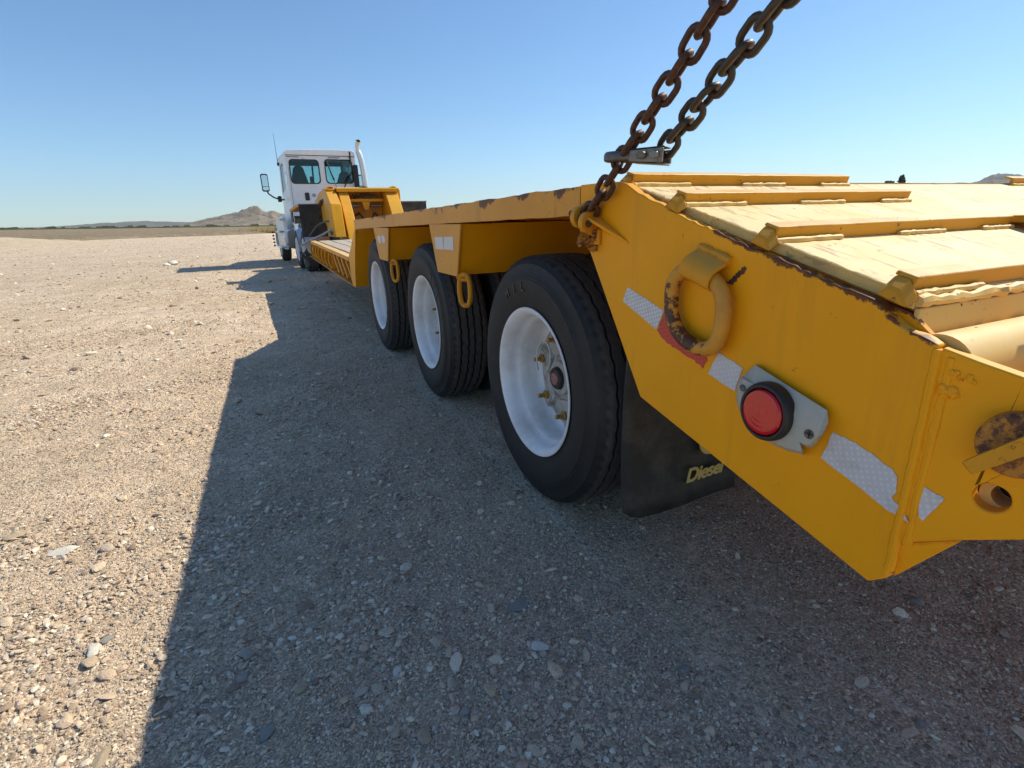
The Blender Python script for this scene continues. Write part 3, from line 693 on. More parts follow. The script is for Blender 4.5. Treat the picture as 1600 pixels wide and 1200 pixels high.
MB().tube(p, rs, 10).build('corner_weld', Yd, T, smooth=True)
m = MB()
q = random.Random(2)
for i in range(12):
    a, b = .021 + q.gauss(0, .004), .935 + q.gauss(0, .006); r_ = q.uniform(.004, .009)
    m.lathe([(-.001, r_), (.003, r_ * .9), (.006, r_ * .45), (.0065, .0003)], lambda ax, u, v, a=a, b=b: tfn(a + u, b + v, ax), 8)
for i in range(12):
    a, b = .036 + q.gauss(0, .009), .962 + q.gauss(0, .003); r_ = q.uniform(.002, .005)
    m.lathe([(-.001, r_), (.003, r_ * .9), (.005, .0003)], lambda ax, u, v, a=a, b=b: tfn(a + u, b + v, ax), 8)
m.build('weld_spatter', Yd, tailp, smooth=True)
# rusty roller end with its keeper bar
dc = (0.117, 0.885)
m = MB().lathe([(-.002, .047), (.022, .047), (.027, .043), (.027, .0005)], lambda ax, u, v: tfn(dc[0] + u, dc[1] + v, ax), 36)
pin = m.build('roller_pin', RUSTY, tailp, smooth=True, angle=30)
ca, sa = math.cos(R_(46)), math.sin(R_(46))
kb = [(-.066, -.011), (.075, -.013), (.075, .012), (-.066, .010)]
kb = [(dc[0] + .002 + x * ca - y * sa, dc[1] + .002 + x * sa + y * ca) for x, y in kb]
MB().prism(kb, [], tfn, .028, .042).build('keeper_bar', Yring, pin, bevel=.003)
# cross pipe at the foot of the ramp, end plate and upright
MB().tube([(XS + .03, .438, .968), (XR - .03, .438, .968)], .050, 30).build('cross_pipe', Ytop, T, smooth=True)
MB().box(1.36, XR - .05, .02, .40, .62, .90).build('tail_sun_blocker', Yold, T, bevel=.008)  # added out of view to keep the ground behind the ramp in shade
m = MB(); m.add([(1.115, .300, .955), (1.145, .245, .94), (1.235, .36, 1.115), (1.215, .40, 1.125), (1.15, .30, .95), (1.175, .25, .935), (1.262, .36, 1.11), (1.245, .40, 1.12)],
      [(0, 1, 2, 3), (7, 6, 5, 4), (0, 4, 5, 1), (1, 5, 6, 2), (2, 6, 7, 3), (3, 7, 4, 0)])
m.build('upright_bracket', Y, T, bevel=.003)
MB().box(XS + .03, XR - .03, .478, .486, .96, 1.052).build('ramp_end_plate', Ytop, T, bevel=.002)
MB().prism([(.45, .98), (.62, .98), (.62, 1.082), (.49, 1.045), (.45, 1.012)], [], lambda a, b, t: (t, a, b), XS + .0288, XS + .040).build('ramp_cheek', YP, T)
MB().box(XS + .03, XR - .03, .50, .56, .64, .93).build('tail_cross_member', Yold, T, bevel=.006)
# paint chips along the sloping top edge of the panel: thin scabs of bare rusted steel
q = random.Random(21)
# tape runs
def jag(pts, seed, amp=.0035, sub=5):
    q = random.Random(seed); out = []
    for i in range(len(pts)):
        a = pts[i]; b = pts[(i + 1) % len(pts)]
        for k in range(sub):
            t = k / sub; f = 0 if k == 0 else 1
            out.append((a[0] + (b[0] - a[0]) * t + f * q.uniform(-amp, amp), a[1] + (b[1] - a[1]) * t + f * q.uniform(-amp, amp)))
    return out
panel = [o for o in T.children if o.name.startswith('side_panel')][0]
for nm, pts, mt, sd, am in (('reflective_tape', [(1.197, 1.017), (1.044, .972), (1.068, .918), (1.219, .975)], TAPEW, 1, .0012),
                        ('red_tape', [(1.041, .970), (.999, .930), (.954, .905), (.888, .893), (.884, .876), (.896, .853), (.93, .868), (.975, .879), (1.023, .889), (1.065, .917)], TAPER, 2, .003),
                        ('reflective_tape', [(.852, .903), (.780, .883), (.796, .825), (.878, .845)], TAPEW2, 3, .0015),
                        ('reflective_tape', [(.563, .812), (.519, .807), (.451, .784), (.442, .774), (.439, .748), (.445, .735), (.430, .725), (.411, .703), (.444, .707), (.577, .753)], TAPEW2, 4, .0016)):
    flat_patch(nm, jag(pts, sd, am), mt, panel)
tape4 = [(.020, .773), (.050, .765), (.030, .713), (.024, .718), (.017, .748)]
MB().prism(jag(tape4, 9, .0012), [], tfn, .0006, .0016).build('reflective_tape', TAPEW2, tailp)
# bare rust runs on the panel (shape of their own, thin raised scale)
def scab(pts, seed): flat_patch('rust_scab', jag(pts, seed, .003), RUSTM, panel, t=.0012)
scab([(.852, 1.062), (.838, 1.070), (.822, 1.086), (.806, 1.098), (.800, 1.094), (.815, 1.076), (.834, 1.058)], 31)
# heavy lashing ring on the tail panel
rc = [(1.016, 1.045), (1.018, .985), (1.004, .945), (.975, .917), (.935, .902), (.893, .903), (.864, .922), (.853, .955), (.850, .995), (.857, 1.030), (.880, 1.058), (.93, 1.082), (.98, 1.080)]
def spline(pts, n=4):
    out = []; m_ = len(pts)
    for i in range(m_):
        p0, p1, p2, p3 = (Vector((*pts[(i + k - 1) % m_],)) for k in range(4))
        for k in range(n):
            t = k / n; out.append(0.5 * ((2 * p1) + (-p0 + p2) * t + (2 * p0 - 5 * p1 + 4 * p2 - p3) * t * t + (-p0 + 3 * p1 - 3 * p2 + p3) * t ** 3))
    return out
def ringmat():
    n = NT('ring_paint_with_rust'); v = n.coord()
    sx = n.n('ShaderNodeSeparateXYZ'); n.l(v, sx.inputs[0])
    worn = n.math('ADD', n.math('MULTIPLY', n.math('SUBTRACT', sx.outputs[1], .93), 3.2), n.math('MULTIPLY', n.math('SUBTRACT', 1.0, sx.outputs[2]), 3.0))
    f = n.noise(v, 38, 8, 0.75)
    cm = n.step(n.math('ADD', n.math('MULTIPLY', n.step(worn, -.25, .36), .46), n.math('MULTIPLY', n.math('SUBTRACT', f, .5), 1.6)), 0.26, 0.31)
    c = n.mix(n.step(n.noise(v, 20, 5), .35, .7), (0.66, 0.30, 0.02), (0.52, 0.235, 0.03))
    c = n.mix(cm, c, n.ramp(n.noise(v, 80, 6, .7), RUST))
    return n.fin(c, 0.55, 0, n.bump(n.math('ADD', n.math('MULTIPLY', cm, -.8), n.math('MULTIPLY', n.noise(v, 120, 5), .4)), .5, .003))
RINGM = ringmat()
pts = [at(p[0], p[1], .893) for p in spline(rc)]
ring = MB().tube(pts, 0.0178, 14, closed=True).build('lashing_ring', RINGM, T, smooth=True)
# strap that holds it: bent over the top bar of the ring
m = MB(); ax0 = Vector(at(.972, 1.089, .893)); ax1 = Vector(at(.878, 1.062, .893)); d = (ax1 - ax0).normalized(); nX = Vector((-1, 0, 0)); uu = nX.cross(d).normalized()
if uu.z < 0: uu = -uu
prof = [(a_ * .92, b_ * .80) for a_, b_ in [(-.030, .060), (-.004, .046), (.012, .036), (.026, .022), (.031, .002), (.026, -.018), (.010, -.030), (-.012, -.034)]]
prof2 = [(a * .82 - .002, b * .80 - .002) for a, b in prof]
vs = []
for k in range(9):
    c0 = ax0.lerp(ax1, k / 8)
    for a, b in prof + prof2[::-1]: vs.append(c0 + nX * a + uu * b)
L_ = len(prof) * 2; fs = []
for k in range(8):
    for i in range(L_): fs.append((k * L_ + i, k * L_ + (i + 1) % L_, (k + 1) * L_ + (i + 1) % L_, (k + 1) * L_ + i))
fs += [tuple(range(L_)), tuple(8 * L_ + i for i in reversed(range(L_)))]
m.add(vs, fs).build('ring_strap', Yring, ring, bevel=.002, angle=50)
p, rs = wavy([ax0 + uu * .044 + nX * -.022, ax1 + uu * .044 + nX * -.022], .009, 6, .002, 10)
MB().tube(p, rs, 8).build('weld_bead', Yring, ring, smooth=True)

# side marker lamp
lamp = MB()
out = [(.750, .897), (.66, .871), (.581, .849), (.575, .828), (.579, .805), (.592, .775), (.600, .764)]
out2 = [(.6085, .7625), (.6205, .7625), (.6135, .7500), (.614, .743), (.645, .738), (.675, .738), (.712, .741), (.745, .752), (.772, .775), (.789, .805), (.7915, .839), (.782, .862)]
outl = out + out2
cx_, cz_ = .70, .81
bot = [(XS - .0008, a, b) for a, b in outl]; mid = [at(a, b, XS - .016) for a, b in outl]
topc = []
for a, b in outl:
    k = .93; bb = b
    lim = .838 + (a - .70) * .32
    topc.append(at(cx_ + (a - cx_) * k, min(cz_ + (b - cz_) * k, lim), XS - .034))
tr = tessellate_polygon([[Vector((p[1], p[2], 0)) for p in topc]])
N_ = len(outl); vs = bot + mid + topc; fs = [tuple(i + 2 * N_ for i in t) for t in tr]
for i in range(N_):
    j = (i + 1) % N_; fs += [(i, j, j + N_, i + N_), (i + N_, j + N_, j + 2 * N_, i + 2 * N_)]
lampo = lamp.add(vs, fs).build('marker_lamp', GREYP, T, bevel=.003, angle=30)
lc = Vector(at(.7085, .805, XS - .034)); ln = Vector((-1, 0.05, .02)).normalized(); l1 = ln.orthogonal().normalized(); l2 = ln.cross(l1)
lf = lambda ax, u, v: lc + ln * ax + l1 * u + l2 * v
MB().lathe([(-.010, .061), (.004, .061), (.011, .059), (.014, .056), (.014, .051), (.010, .0485), (-.008, .0485)], lf, 48).build('lamp_bezel', BLACKP, lampo, smooth=True)
pr = [(-.006, .048), (.014, .047), (.018, .0445)]
k = 8
for i in range(k):
    r_ = .042 * (1 - i / k); pr += [(.019 + .00022 * (i % 2) + .003 * i / k, r_), (.0189 + .003 * i / k, max(r_ - .0022, .0004))]
pr.append((.0222, .0002))
MB().lathe(pr, lf, 48).build('lamp_lens', LENS, lampo, smooth=True, angle=25)
for (a, b), r_ in (((.776, .838), .0075), ((.609, .790), .0095)):
    c0 = Vector(at(a, b, XS - .0345))
    m = MB().lathe([(-.004, r_), (.0012, r_), (.002, r_ * .8), (.001, .0004)], lambda ax, u, v, c0=c0: c0 + Vector((-ax, u, v)), 16)
    so = m.build('lamp_screw', STEEL, lampo, smooth=True, angle=30)
m = MB(); c0 = Vector(at(.609, .790, XS - .037)); m.box(-.0006, .0006, -.007, .007, -.0012, .0012, Matrix.Translation(c0)); m.box(-.0006, .0006, -.0012, .0012, -.007, .007, Matrix.Translation(c0)); m.build('screw_slot', BLACKP, lampo)

# chain anchor lugs on the top corner of the panel
anc = MB()
LY, LZ = -.068, .022
def lug(y, z, x0, x1, th):
    prof = []
    for k in range(9):
        q_ = math.pi * k / 8; prof.append((x0 + .030 * math.sin(q_) * -1 + -.03, z + .030 * math.cos(q_)))
    prof += [(x1, z - .055), (x1, z + .05)]
    return prof
for yl, zl in ((1.475 + LY, 1.185 + LZ), (1.430 + LY, 1.170 + LZ)):
    pf = lug(yl, zl, XS - .01, XS + .01, 0)
    anc.prism(pf, [], lambda a, b, t, yl=yl: (a, yl + t + (a - XS) * .25, b), -.011, .011)
anco = anc.build('chain_lug', Yring, T, bevel=.004)
MB().tube([(XS - .045, 1.50 + LY, 1.197 + LZ), (XS - .045, 1.40 + LY, 1.165 + LZ)], .010, 10).build('lug_pin', RUSTM, anco, smooth=True)
m = MB(); q = random.Random(3)
for i in range(60):
    y = 1.45 + LY + q.gauss(0, .022); z = 1.128 + LZ + q.gauss(0, .014); s_ = q.uniform(.006, .014)
    e = Euler((q.uniform(0, 3), q.uniform(0, 3), 0)).to_matrix()
    m.add([Vector((XS - .012 + q.uniform(-.012, .012), y, z)) + e @ Vector(p) * s_ for p in ((-1, -.6, -.6), (1, -.7, -.4), (.8, .9, -.5), (-.7, .8, -.4), (0, 0, .9))], [(0, 1, 4), (1, 2, 4), (2, 3, 4), (3, 0, 4), (0, 3, 2, 1)])
m.build('rust_crust', RUSTY, anco, smooth=True, angle=60)
m = MB(); m.add([(XS - .001, 1.395, 1.150), (XS - .001, 1.258, 1.086), (XS - .05, 1.405, 1.160), (XS - .001, 1.40, 1.165), (XS - .001, 1.262, 1.098), (XS - .05, 1.412, 1.172)], [(0, 1, 2), (5, 4, 3), (0, 3, 4, 1), (1, 4, 5, 2), (2, 5, 3, 0)])
m.v = [(x_, y_ + LY + .01, z_ + LZ + .02) for x_, y_, z_ in m.v]
m.build('lug_gusset', Yd, anco, bevel=.002)
MB().box(XS - .012, XS + .0, 1.40 + LY, 1.50 + LY, 1.105 + LZ, 1.150 + LZ).build('lug_base', Yring, anco, bevel=.004)

# mud flap behind the rear tyre with its printed word
m = MB(); nx, nz = 18, 14; x0, x1, z0, z1 = 1.055, 1.62, .150, .95; vs = []
def flapy(x, z): return 1.345 + .02 * math.sin((z - z0) * 4) - .035 * max(0, (.32 - z)) / .15 * .3 + .012 * math.sin(x * 9)
for j in range(nz + 1):
    for i in range(nx + 1):
        x = x0 + (x1 - x0) * i / nx; z = z0 + (z1 - z0) * j / nz
        if j == 0: z += .03 * max(0, 1 - i / 2.0) ** 1.5
        vs.append((x - .012 * (1 - j / nz), flapy(x, z), z - (x - x0) * .02))
fs = [(j * (nx + 1) + i, j * (nx + 1) + i + 1, (j + 1) * (nx + 1) + i + 1, (j + 1) * (nx + 1) + i) for j in range(nz) for i in range(nx)]
flap = m.add(vs, fs).build('mud_flap', FLAP, T, smooth=True)
sd_ = flap.modifiers.new('thick', 'SOLIDIFY'); sd_.thickness = .010; sd_.offset = 0
m = MB(); m.prism([(1.09, .262), (1.62, .250), (1.62, .245), (1.09, .257)], [], lambda a, b, t: (a, flapy(a, b) - .005 - t, b - .02), 0, .004); m.build('flap_ridge', FLAP, flap)
cu = bpy.data.curves.new('flap_lettering', 'FONT'); cu.body = 'Diesel'; cu.size = .080; cu.extrude = .0012; cu.shear = .22; cu.offset = .0022; cu.space_character = .92
to = bpy.data.objects.new('flap_lettering', cu); C.objects.link(to)
to.matrix_world = Matrix.Translation((1.320, 1.322, .238)) @ Euler((R_(90), R_(-1.5), 0)).to_matrix().to_4x4()
dg = bpy.context.evaluated_depsgraph_get(); dg.update()
me = bpy.data.meshes.new_from_object(to.evaluated_get(dg)); mw = to.matrix_world.copy()
bpy.data.objects.remove(to)
me.transform(mw); lo = bpy.data.objects.new('flap_lettering', me); C.objects.link(lo); me.materials.clear(); me.materials.append(LETTER); attach(lo, flap)
m = MB().lathe([(0, .062), (.0022, .061), (.0022, .0005)], lambda ax, u, v: (1.44 + u, 1.328 - ax, .392 + v), 30); m.build('flap_emblem', LETTER, flap)
c2 = copy_tree(flap, T); c2.location.x += 3.18 - 1.04; 

# ------------------------------------------------------------------ wheels
TR, TW = .525, .275
def tyre_mesh():
    N = 192
    # (x across from the outer face, radius, zigzag weight)
    prof = [(.030, .288, 0), (.016, .298, 0), (.012, .312, 0), (.004, .335, 0), (-.004, .370, 0), (-.008, .405, 0), (-.006, .432, 0), (-.0035, .434, 0), (-.003, .441, 0), (-.001, .443, 0), (.006, .472, 0), (.010, .492, 0), (.013, .494, 0), (.018, .506, 3), (.026, .5155, 3)]
    ribs = [(.030, .064), (.076, .112), (.124, .153), (.165, .201), (.213, .247)]
    for i, (a, b) in enumerate(ribs):
        if i: prof += [(a - .0005, .496, 1), (a, TR - .0035 if i in (0, 4) else TR - .001, 1)]
        else: prof += [(a, .5185, 3)]
        prof += [((a + b) / 2, TR - (.001 if 0 < i < 4 else .0025), 2)]
        if i < 4: prof += [(b, TR - .0025 if i in (0, 4) else TR - .001, -1), (b + .0005, .496, -1), (b + .006, .4945, 0)]
    half = [(.251, .5155, 3), (.259, .506, 3), (.264, .494, 0), (.270, .480, 0), (.281, .43, 0), (.281, .39, 0), (.272, .335, 0), (.262, .31, 0), (.246, .288, 0)]
    prof += half
    vs = []; n = len(prof); q = random.Random(1)
    for k in range(N):
        a = 2 * math.pi * k / N; zz = (0, 1, 0, -1)[k % 4]
        for x, r, wgt in prof:
            xx, rr_ = x, r
            if abs(wgt) == 1: xx += .0036 * zz + q.uniform(-.0006, .0006)
            if wgt == 3 and (k % 3 == 0): rr_ -= .007 + .003 * q.random()
            elif wgt == 3: rr_ -= .003 * q.random()
            if wgt == 2 and k % 2 == 0: rr_ -= .0012
            vs.append((xx, rr_ * math.cos(a), rr_ * math.sin(a)))
    fs = []
    for k in range(N):
        k2 = (k + 1) % N
        for i in range(n - 1): fs.append((k * n + i, k2 * n + i, k2 * n + i + 1, k * n + i + 1))
    mb = MB().add(vs, fs)
    return mb.mesh('tyre', True)
TYRE = tyre_mesh(); TYRE.materials.append(RUB); TYRE.set_sharp_from_angle(angle=R_(38))
def obj_of(me, name, parent=None):
    o = bpy.data.objects.new(name, me); C.objects.link(o)
    if parent is not None: o.parent = parent
    return o
RIM = MB().lathe([(.040, .286), (.030, .292), (.016, .300), (.008, .312), (.003, .318), (-.001, .316), (.000, .308), (.006, .299), (.016, .290), (.030, .283), (.048, .279), (.066, .276), (.076, .268), (.086, .262), (.118, .260), (.155, .258), (.172, .254), (.182, .244), (.188, .236), (.24, .234)],
                 lambda a, u, v: (a, u, v), 72).mesh('rim', True); RIM.materials.append(WHITE); RIM.set_sharp_from_angle(angle=R_(40))
hub_m = MB().lathe([(.186, .236), (.180, .20), (.178, .168), (.172, .15), (.172, .118), (.164, .104), (.160, .098), (.157, .088), (.156, .070)], lambda a, u, v: (a, u, v), 40)
for i in range(6):      # six spokes of the hub reaching out to the rim
    a = 2 * math.pi * i / 6 - .22; m4 = Matrix.Rotation(a, 4, 'X')
    hub_m.add([m4 @ Vector(p) for p in ((.185, -.055, .10), (.185, .055, .10), (.185, .045, .228), (.185, -.045, .228), (.150, -.040, .10), (.150, .040, .10), (.160, .034, .226), (.160, -.034, .226))], [(0, 1, 2, 3), (7, 6, 5, 4), (0, 4, 5, 1), (1, 5, 6, 2), (2, 6, 7, 3), (3, 7, 4, 0)])
HUB = hub_m.mesh('hub', True); HUB.materials.append(DIRTYW); HUB.set_sharp_from_angle(angle=R_(35))
CAPRING = MB().lathe([(.074, .074), (.058, .076), (.054, .072), (.053, .052), (.058, .048)], lambda a, u, v: (a, u, v), 40).mesh('hub_flange', True); CAPRING.materials.append(DIRTYW); CAPRING.set_sharp_from_angle(angle=R_(35))
for i in range(6): pass
CAP = MB().lathe([(.060, .050), (.042, .048), (.037, .044), (.036, .028)], lambda a, u, v: (a, u, v), 40).mesh('hub_cap', True); CAP.materials.append(BLACKP); CAP.set_sharp_from_angle(angle=R_(35))
REDC = simple('red_cap_plastic', (0.36, 0.10, 0.10), 0.4, 0, 0.2, 30, .1, dirt=(.4, .3, .27), dirtamt=.5, dirt_scale=40)
RED = MB().lathe([(.036, .028), (.032, .026), (.032, .0003)], lambda a, u, v: (a, u, v), 30).mesh('cap_window', True); RED.materials.append(REDC); RED.set_sharp_from_angle(angle=R_(30))
emb = MB()      # the little embossed figure-of-eight mark on the red window
for dz in (-.010, .010): emb.tube([(.0315, .010 * math.cos(q), dz + .008 * math.sin(q)) for q in [2 * math.pi * i / 14 for i in range(14)]], .0022, 5, closed=True)
EMB = emb.mesh('cap_mark', True); EMB.materials.append(simple('pale_red', (.55, .25, .23), .4))
nutm = MB()
nutm.lathe([(.160, .021), (.140, .021), (.134, .016), (.134, .0105), (.104, .0105), (.101, .0005)], lambda a, u, v: (a, u, v), 6)
NUT = nutm.mesh('lug_nut', False); NUT.materials.append(BRASS)
clampm = MB().box(.150, .166, -.03, .03, -.026, .03); CLAMP = clampm.mesh('wedge_clamp'); CLAMP.materials.append(DIRTYW)
hose = [(.100 + .02 * math.sin(i / 29 * 3.1), .085 + .062 * math.cos(R_(-60 + 285 * i / 29)), .075 + .070 * math.sin(R_(-60 + 285 * i / 29))) for i in range(30)]
HOSE = MB().tube(hose, .0045, 6).mesh('air_hose', True); HOSE.materials.append(simple('white_hose', (.55, .54, .50), .4))
letter_src = []
def sidewall_letters():
    for k, ch in enumerate('MIL'):
        cu = bpy.data.curves.new('l', 'FONT'); cu.body = ch; cu.size = .052; cu.extrude = .0014; cu.align_x = 'CENTER'; cu.offset = .001
        o = bpy.data.objects.new('l', cu); C.objects.link(o); bpy.context.view_layer.update()
        me = bpy.data.meshes.new_from_object(o.evaluated_get(bpy.context.evaluated_depsgraph_get())); bpy.data.objects.remove(o)
        a = R_(-28 + 11 * k)       # angle from the top, positive forward
        m4 = Matrix.Rotation(a, 4, 'X') @ Matrix.Translation((-.0095, 0, .385)) @ Matrix(((0, 0, -1, 0), (-1, 0, 0, 0), (0, 1, 0, 0), (0, 0, 0, 1)))
        me.transform(m4); letter_src.append(me)
sidewall_letters()
LETM = simple('raised_rubber', (.032, .032, .032), .5)
for me in letter_src: me.materials.clear(); me.materials.append(LETM)

def make_wheel(parent, full=True):
    """one hub position: outer wheel with deep rim, hub and inner dual tyre; local x runs inward"""
    wroot = bpy.data.objects.new('wheel', None); C.objects.link(wroot); wroot.parent = parent; wroot.empty_display_size = .2
    obj_of(TYRE, 'tyre', wroot); obj_of(RIM, 'rim', wroot); obj_of(HUB, 'hub', wroot)
    if full:
        obj_of(CAPRING, 'hub_flange', wroot); obj_of(CAP, 'hub_cap', wroot); obj_of(RED, 'cap_window', wroot); obj_of(EMB, 'cap_mark', wroot)
        for i in range(6):
            a = 2 * math.pi * i / 6 - .22
            for me, nm in ((NUT, 'lug_nut'), (CLAMP, 'wedge_clamp')):
                o = obj_of(me, nm, wroot); o.matrix_local = Matrix.Rotation(a, 4, 'X') @ Matrix.Translation((0, 0, .168 if nm == 'lug_nut' else .172))
        obj_of(HOSE, 'air_hose', wroot); 
        for me in letter_src: obj_of(me, 'raised_letter', wroot)
    for ch in wroot.children:
        if ch.name.split('.')[0] in ('hub_flange', 'hub_cap', 'cap_window', 'cap_mark'):
            ch.matrix_local = Matrix.Translation((.082, 0, 0)) @ ch.matrix_local
        elif ch.name.split('.')[0] == 'air_hose': ch.matrix_local = Matrix.Identity(4)
    t2 = obj_of(TYRE, 'inner_tyre', wroot); t2.location.x = .315
    return wroot
w0 = make_wheel(T)
wheels = [w0] + [copy_tree(w0, T) for _ in range(5)]
inv = base_of[T.name]
for wv, (y, side_, rot) in zip(wheels, ((1.99, 0, 0.0), (3.648, 0, 1.1), (5.312, 0, 2.3), (1.99, 1, .4), (3.648, 1, 1.9), (5.312, 1, 3.0))):
    x = 1.0 if side_ == 0 else 3.80
    wv.matrix_local = inv @ Matrix.Translation((x, y - .015, .507)) @ Matrix.Scale(1.057, 4) @ Matrix.Rotation(math.pi * side_, 4, 'Z') @ Matrix.Rotation(rot, 4, 'X')

# ------------------------------------------------------------------ well deck
well = bpy.data.objects.new('well_deck', None); C.objects.link(well); well.location = (2.4, 8.8, .7)
base_of['well_deck'] = Matrix.Translation((2.4, 8.8, .7)).inverted(); attach(well, T)
wz = lambda y: .826 + (y - 6.485) * .0135
wb = lambda y: .500 + (y - 6.40) * .0106
for s_, xe in ((1, XS), (-1, XR)):
    m = MB(); m.prism([(6.47, wz(6.47)), (11.25, wz(11.25)), (11.25, wz(11.25) - .05), (6.47, wz(6.47) - .05)], [], lambda a, b, t: (xe + s_ * t, a, b), 0, .10); m.build('side_rail', Ybar, well, bevel=.005)
    m = MB(); m.prism([(6.42, wb(6.42) + .012), (11.9, wb(11.9) + .012), (11.9, wb(11.9)), (6.42, wb(6.42))], [], lambda a, b, t: (xe + s_ * t, a, b), 0, .16); m.build('bottom_flange', Yold, well, bevel=.003)
    m = MB(); m.prism([(6.45, wz(6.45) - .051), (11.8, wz(11.8) - .051), (11.8, wb(11.8) + .013), (6.45, wb(6.45) + .013)], [], lambda a, b, t: (xe + s_ * t, a, b), .12, .135); m.build('web_plate', Yold, well)
    ribs = [6.75, 7.15, 7.55, 7.95, 8.5, 9.0, 9.5, 10.0, 10.5, 11.0, 11.5]
    for k, y in enumerate(ribs):
        zt = wz(y) - .052; zb = wb(y) + .014; m = MB()
        if k < 4:      # folding swing-out brackets: crossed bars with a knuckle
            m.beam((xe + s_ * .055, y - .15, zb + .01), (xe + s_ * .04, y + .17, zt - .01), .035, .045)
            m.beam((xe + s_ * .085, y + .12, zb + .01), (xe + s_ * .085, y - .12, zt - .01), .03, .035)
            m.tube([(xe + s_ * .03, y + .17, zt - .03), (xe + s_ * .11, y + .17, zt - .03)], .04, 10)
            m.build('swing_bracket', Yold, well, bevel=.004)
        else:
            pts = [(0.006, zt), (.118, zt), (.118, zb), (.006, zb), (.035, ip(zb, zt, .25)), (.055, ip(zb, zt, .5)), (.035, ip(zb, zt, .8))]
            m.prism(pts, [], lambda a, b, t, y=y: (xe + s_ * a, y + t, b), -.014, .014)
            m.tube([(xe + s_ * .03, y + .05, zb + .02), (xe + s_ * .012, y + .09, ip(zb, zt, .5)), (xe + s_ * .03, y + .05, zt - .01)], .018, 7)
            m.build('stiffener', Yold, well, bevel=.003)
q = random.Random(8); nb = 12; x = XS + .135; wdt = (XR - XS - .27) / nb
for i in range(nb):
    xa, xb = x + i * wdt + .004, x + (i + 1) * wdt - .004; m = MB(); dz = q.uniform(-.006, .006); y1 = 11.15 + q.uniform(-.05, .05)
    n = 8; vs = []
    for k in range(n + 1):
        yy = 6.50 + (y1 - 6.50) * k / n; z = wz(yy) + .002 + dz + q.uniform(-.003, .003)
        vs += [(xa, yy, z - .045), (xb, yy, z - .045), (xb, yy, z + q.uniform(-.002, .002)), (xa, yy, z)]
    fs = [(0, 1, 2, 3), tuple(n * 4 + k for k in (3, 2, 1, 0))]
    for k in range(n):
        for e in range(4): fs.append((k * 4 + e, k * 4 + (e + 1) % 4, (k + 1) * 4 + (e + 1) % 4, (k + 1) * 4 + e))
    m.add(vs, fs).build('plank', WOOD, well, bevel=.005)
for y in (6.8, 7.8, 8.8, 9.8, 10.8): MB().box(XS + .14, XR - .14, y - .05, y + .05, .62, .775).build('cross_beam', DARK, well)
MB().box(XS + .14, XR - .14, 6.22, 11.4, .585, .60).build('well_light_seal', DARK, well)  # filler added below the planks to stop sunlight leaking into the cast shadow
MB().box(XS + .03, XR - .03, 6.24, 6.49, .60, .80).build('rear_bulkhead', DARK, well)

# ------------------------------------------------------------------ gooseneck
neck = bpy.data.objects.new('gooseneck', None); C.objects.link(neck); neck.location = (2.2, 11.6, .9)
base_of['gooseneck'] = Matrix.Translation((2.2, 11.6, .9)).inverted(); attach(neck, T)
fx = lambda a, b, t: (t, a, b)
# outer column on the left (its rear face is bent at mid height)
MB().prism([(11.38, .93), (11.60, 1.58), (12.30, 1.92), (12.75, 1.92), (12.6, .93)], [], fx, 1.42, 1.63).build('outer_column', Yneck, neck, bevel=.012)
swan = [(11.36, .86), (11.50, 1.10), (11.66, 1.36), (11.88, 1.60), (12.05, 1.76), (12.20, 1.86), (12.28, 1.90), (12.9, 1.90), (12.75, .86)]
for x0, x1 in ((1.675, 1.875), (2.66, 2.93)):
    MB().prism(swan, [], fx, x0, x1).build('swan_plate', Yneck, neck, bevel=.01)
MB().prism([(12.05, 1.90), (12.30, 1.935), (13.1, 1.93), (13.1, 1.86), (12.30, 1.865), (12.07, 1.83)], [], fx, 1.64, 2.96).build('top_plate', Yneck, neck, bevel=.008)
MB().box(1.88, 2.655, 12.55, 12.62, .84, 1.86).build('recess_wall', Yold, neck, bevel=.004)
MB().box(1.88, 2.655, 12.30, 12.54, 1.64, 1.70).build('shelf_beam', Yneck, neck, bevel=.006)
m = MB(); m.prism([(2.17, 1.64), (2.35, 1.64), (2.30, 1.47), (2.22, 1.47)], [], lambda a, b, t: (a, t, b), 12.28, 12.36); m.build('centre_bracket', Yneck, neck, bevel=.005)
for xa, xb in ((1.90, 2.12), (2.38, 2.62)):
    m = MB().tube([(xa, 12.42, 1.56), (xb, 12.42, 1.56)], .035, 12); m.build('hydraulic_cylinder', GALV, neck, smooth=True)
q = random.Random(6)
for k, (xa, za, xb, zb_) in enumerate(((1.92, 1.38, 2.12, 1.42), (2.10, 1.40, 2.28, 1.12), (2.28, 1.14, 2.44, 1.40), (2.42, 1.40, 2.60, 1.22), (1.95, 1.36, 1.98, 1.05), (2.05, 1.72, 2.45, 1.76))):
    pts = []
    for i in range(12):
        t = i / 11; pts.append((xa + (xb - xa) * t, 12.40 + .06 * math.sin(t * 3.1), za + (zb_ - za) * t + .05 * math.sin(t * math.pi) * (1 if k % 2 else -1)))
    MB().tube(pts, .018, 7).build('hydraulic_hose', MUD, neck, smooth=True)
for x in (1.98, 2.24, 2.46): MB().tube([(x, 12.45, 1.52), (x, 12.45, 1.40)], .018, 8).build('hose_fitting', GALV, neck, smooth=True)
m = MB()
for i in range(26):
    xx = q.uniform(2.0, 2.5); zz = 1.76 + q.uniform(-.03, .04)
    m.tube([(xx, 12.30, zz), (xx + q.uniform(-.04, .04), 12.28, zz + q.uniform(-.02, .02))], .02, 6)
m.build('grease_clump', MUD, neck, smooth=True)
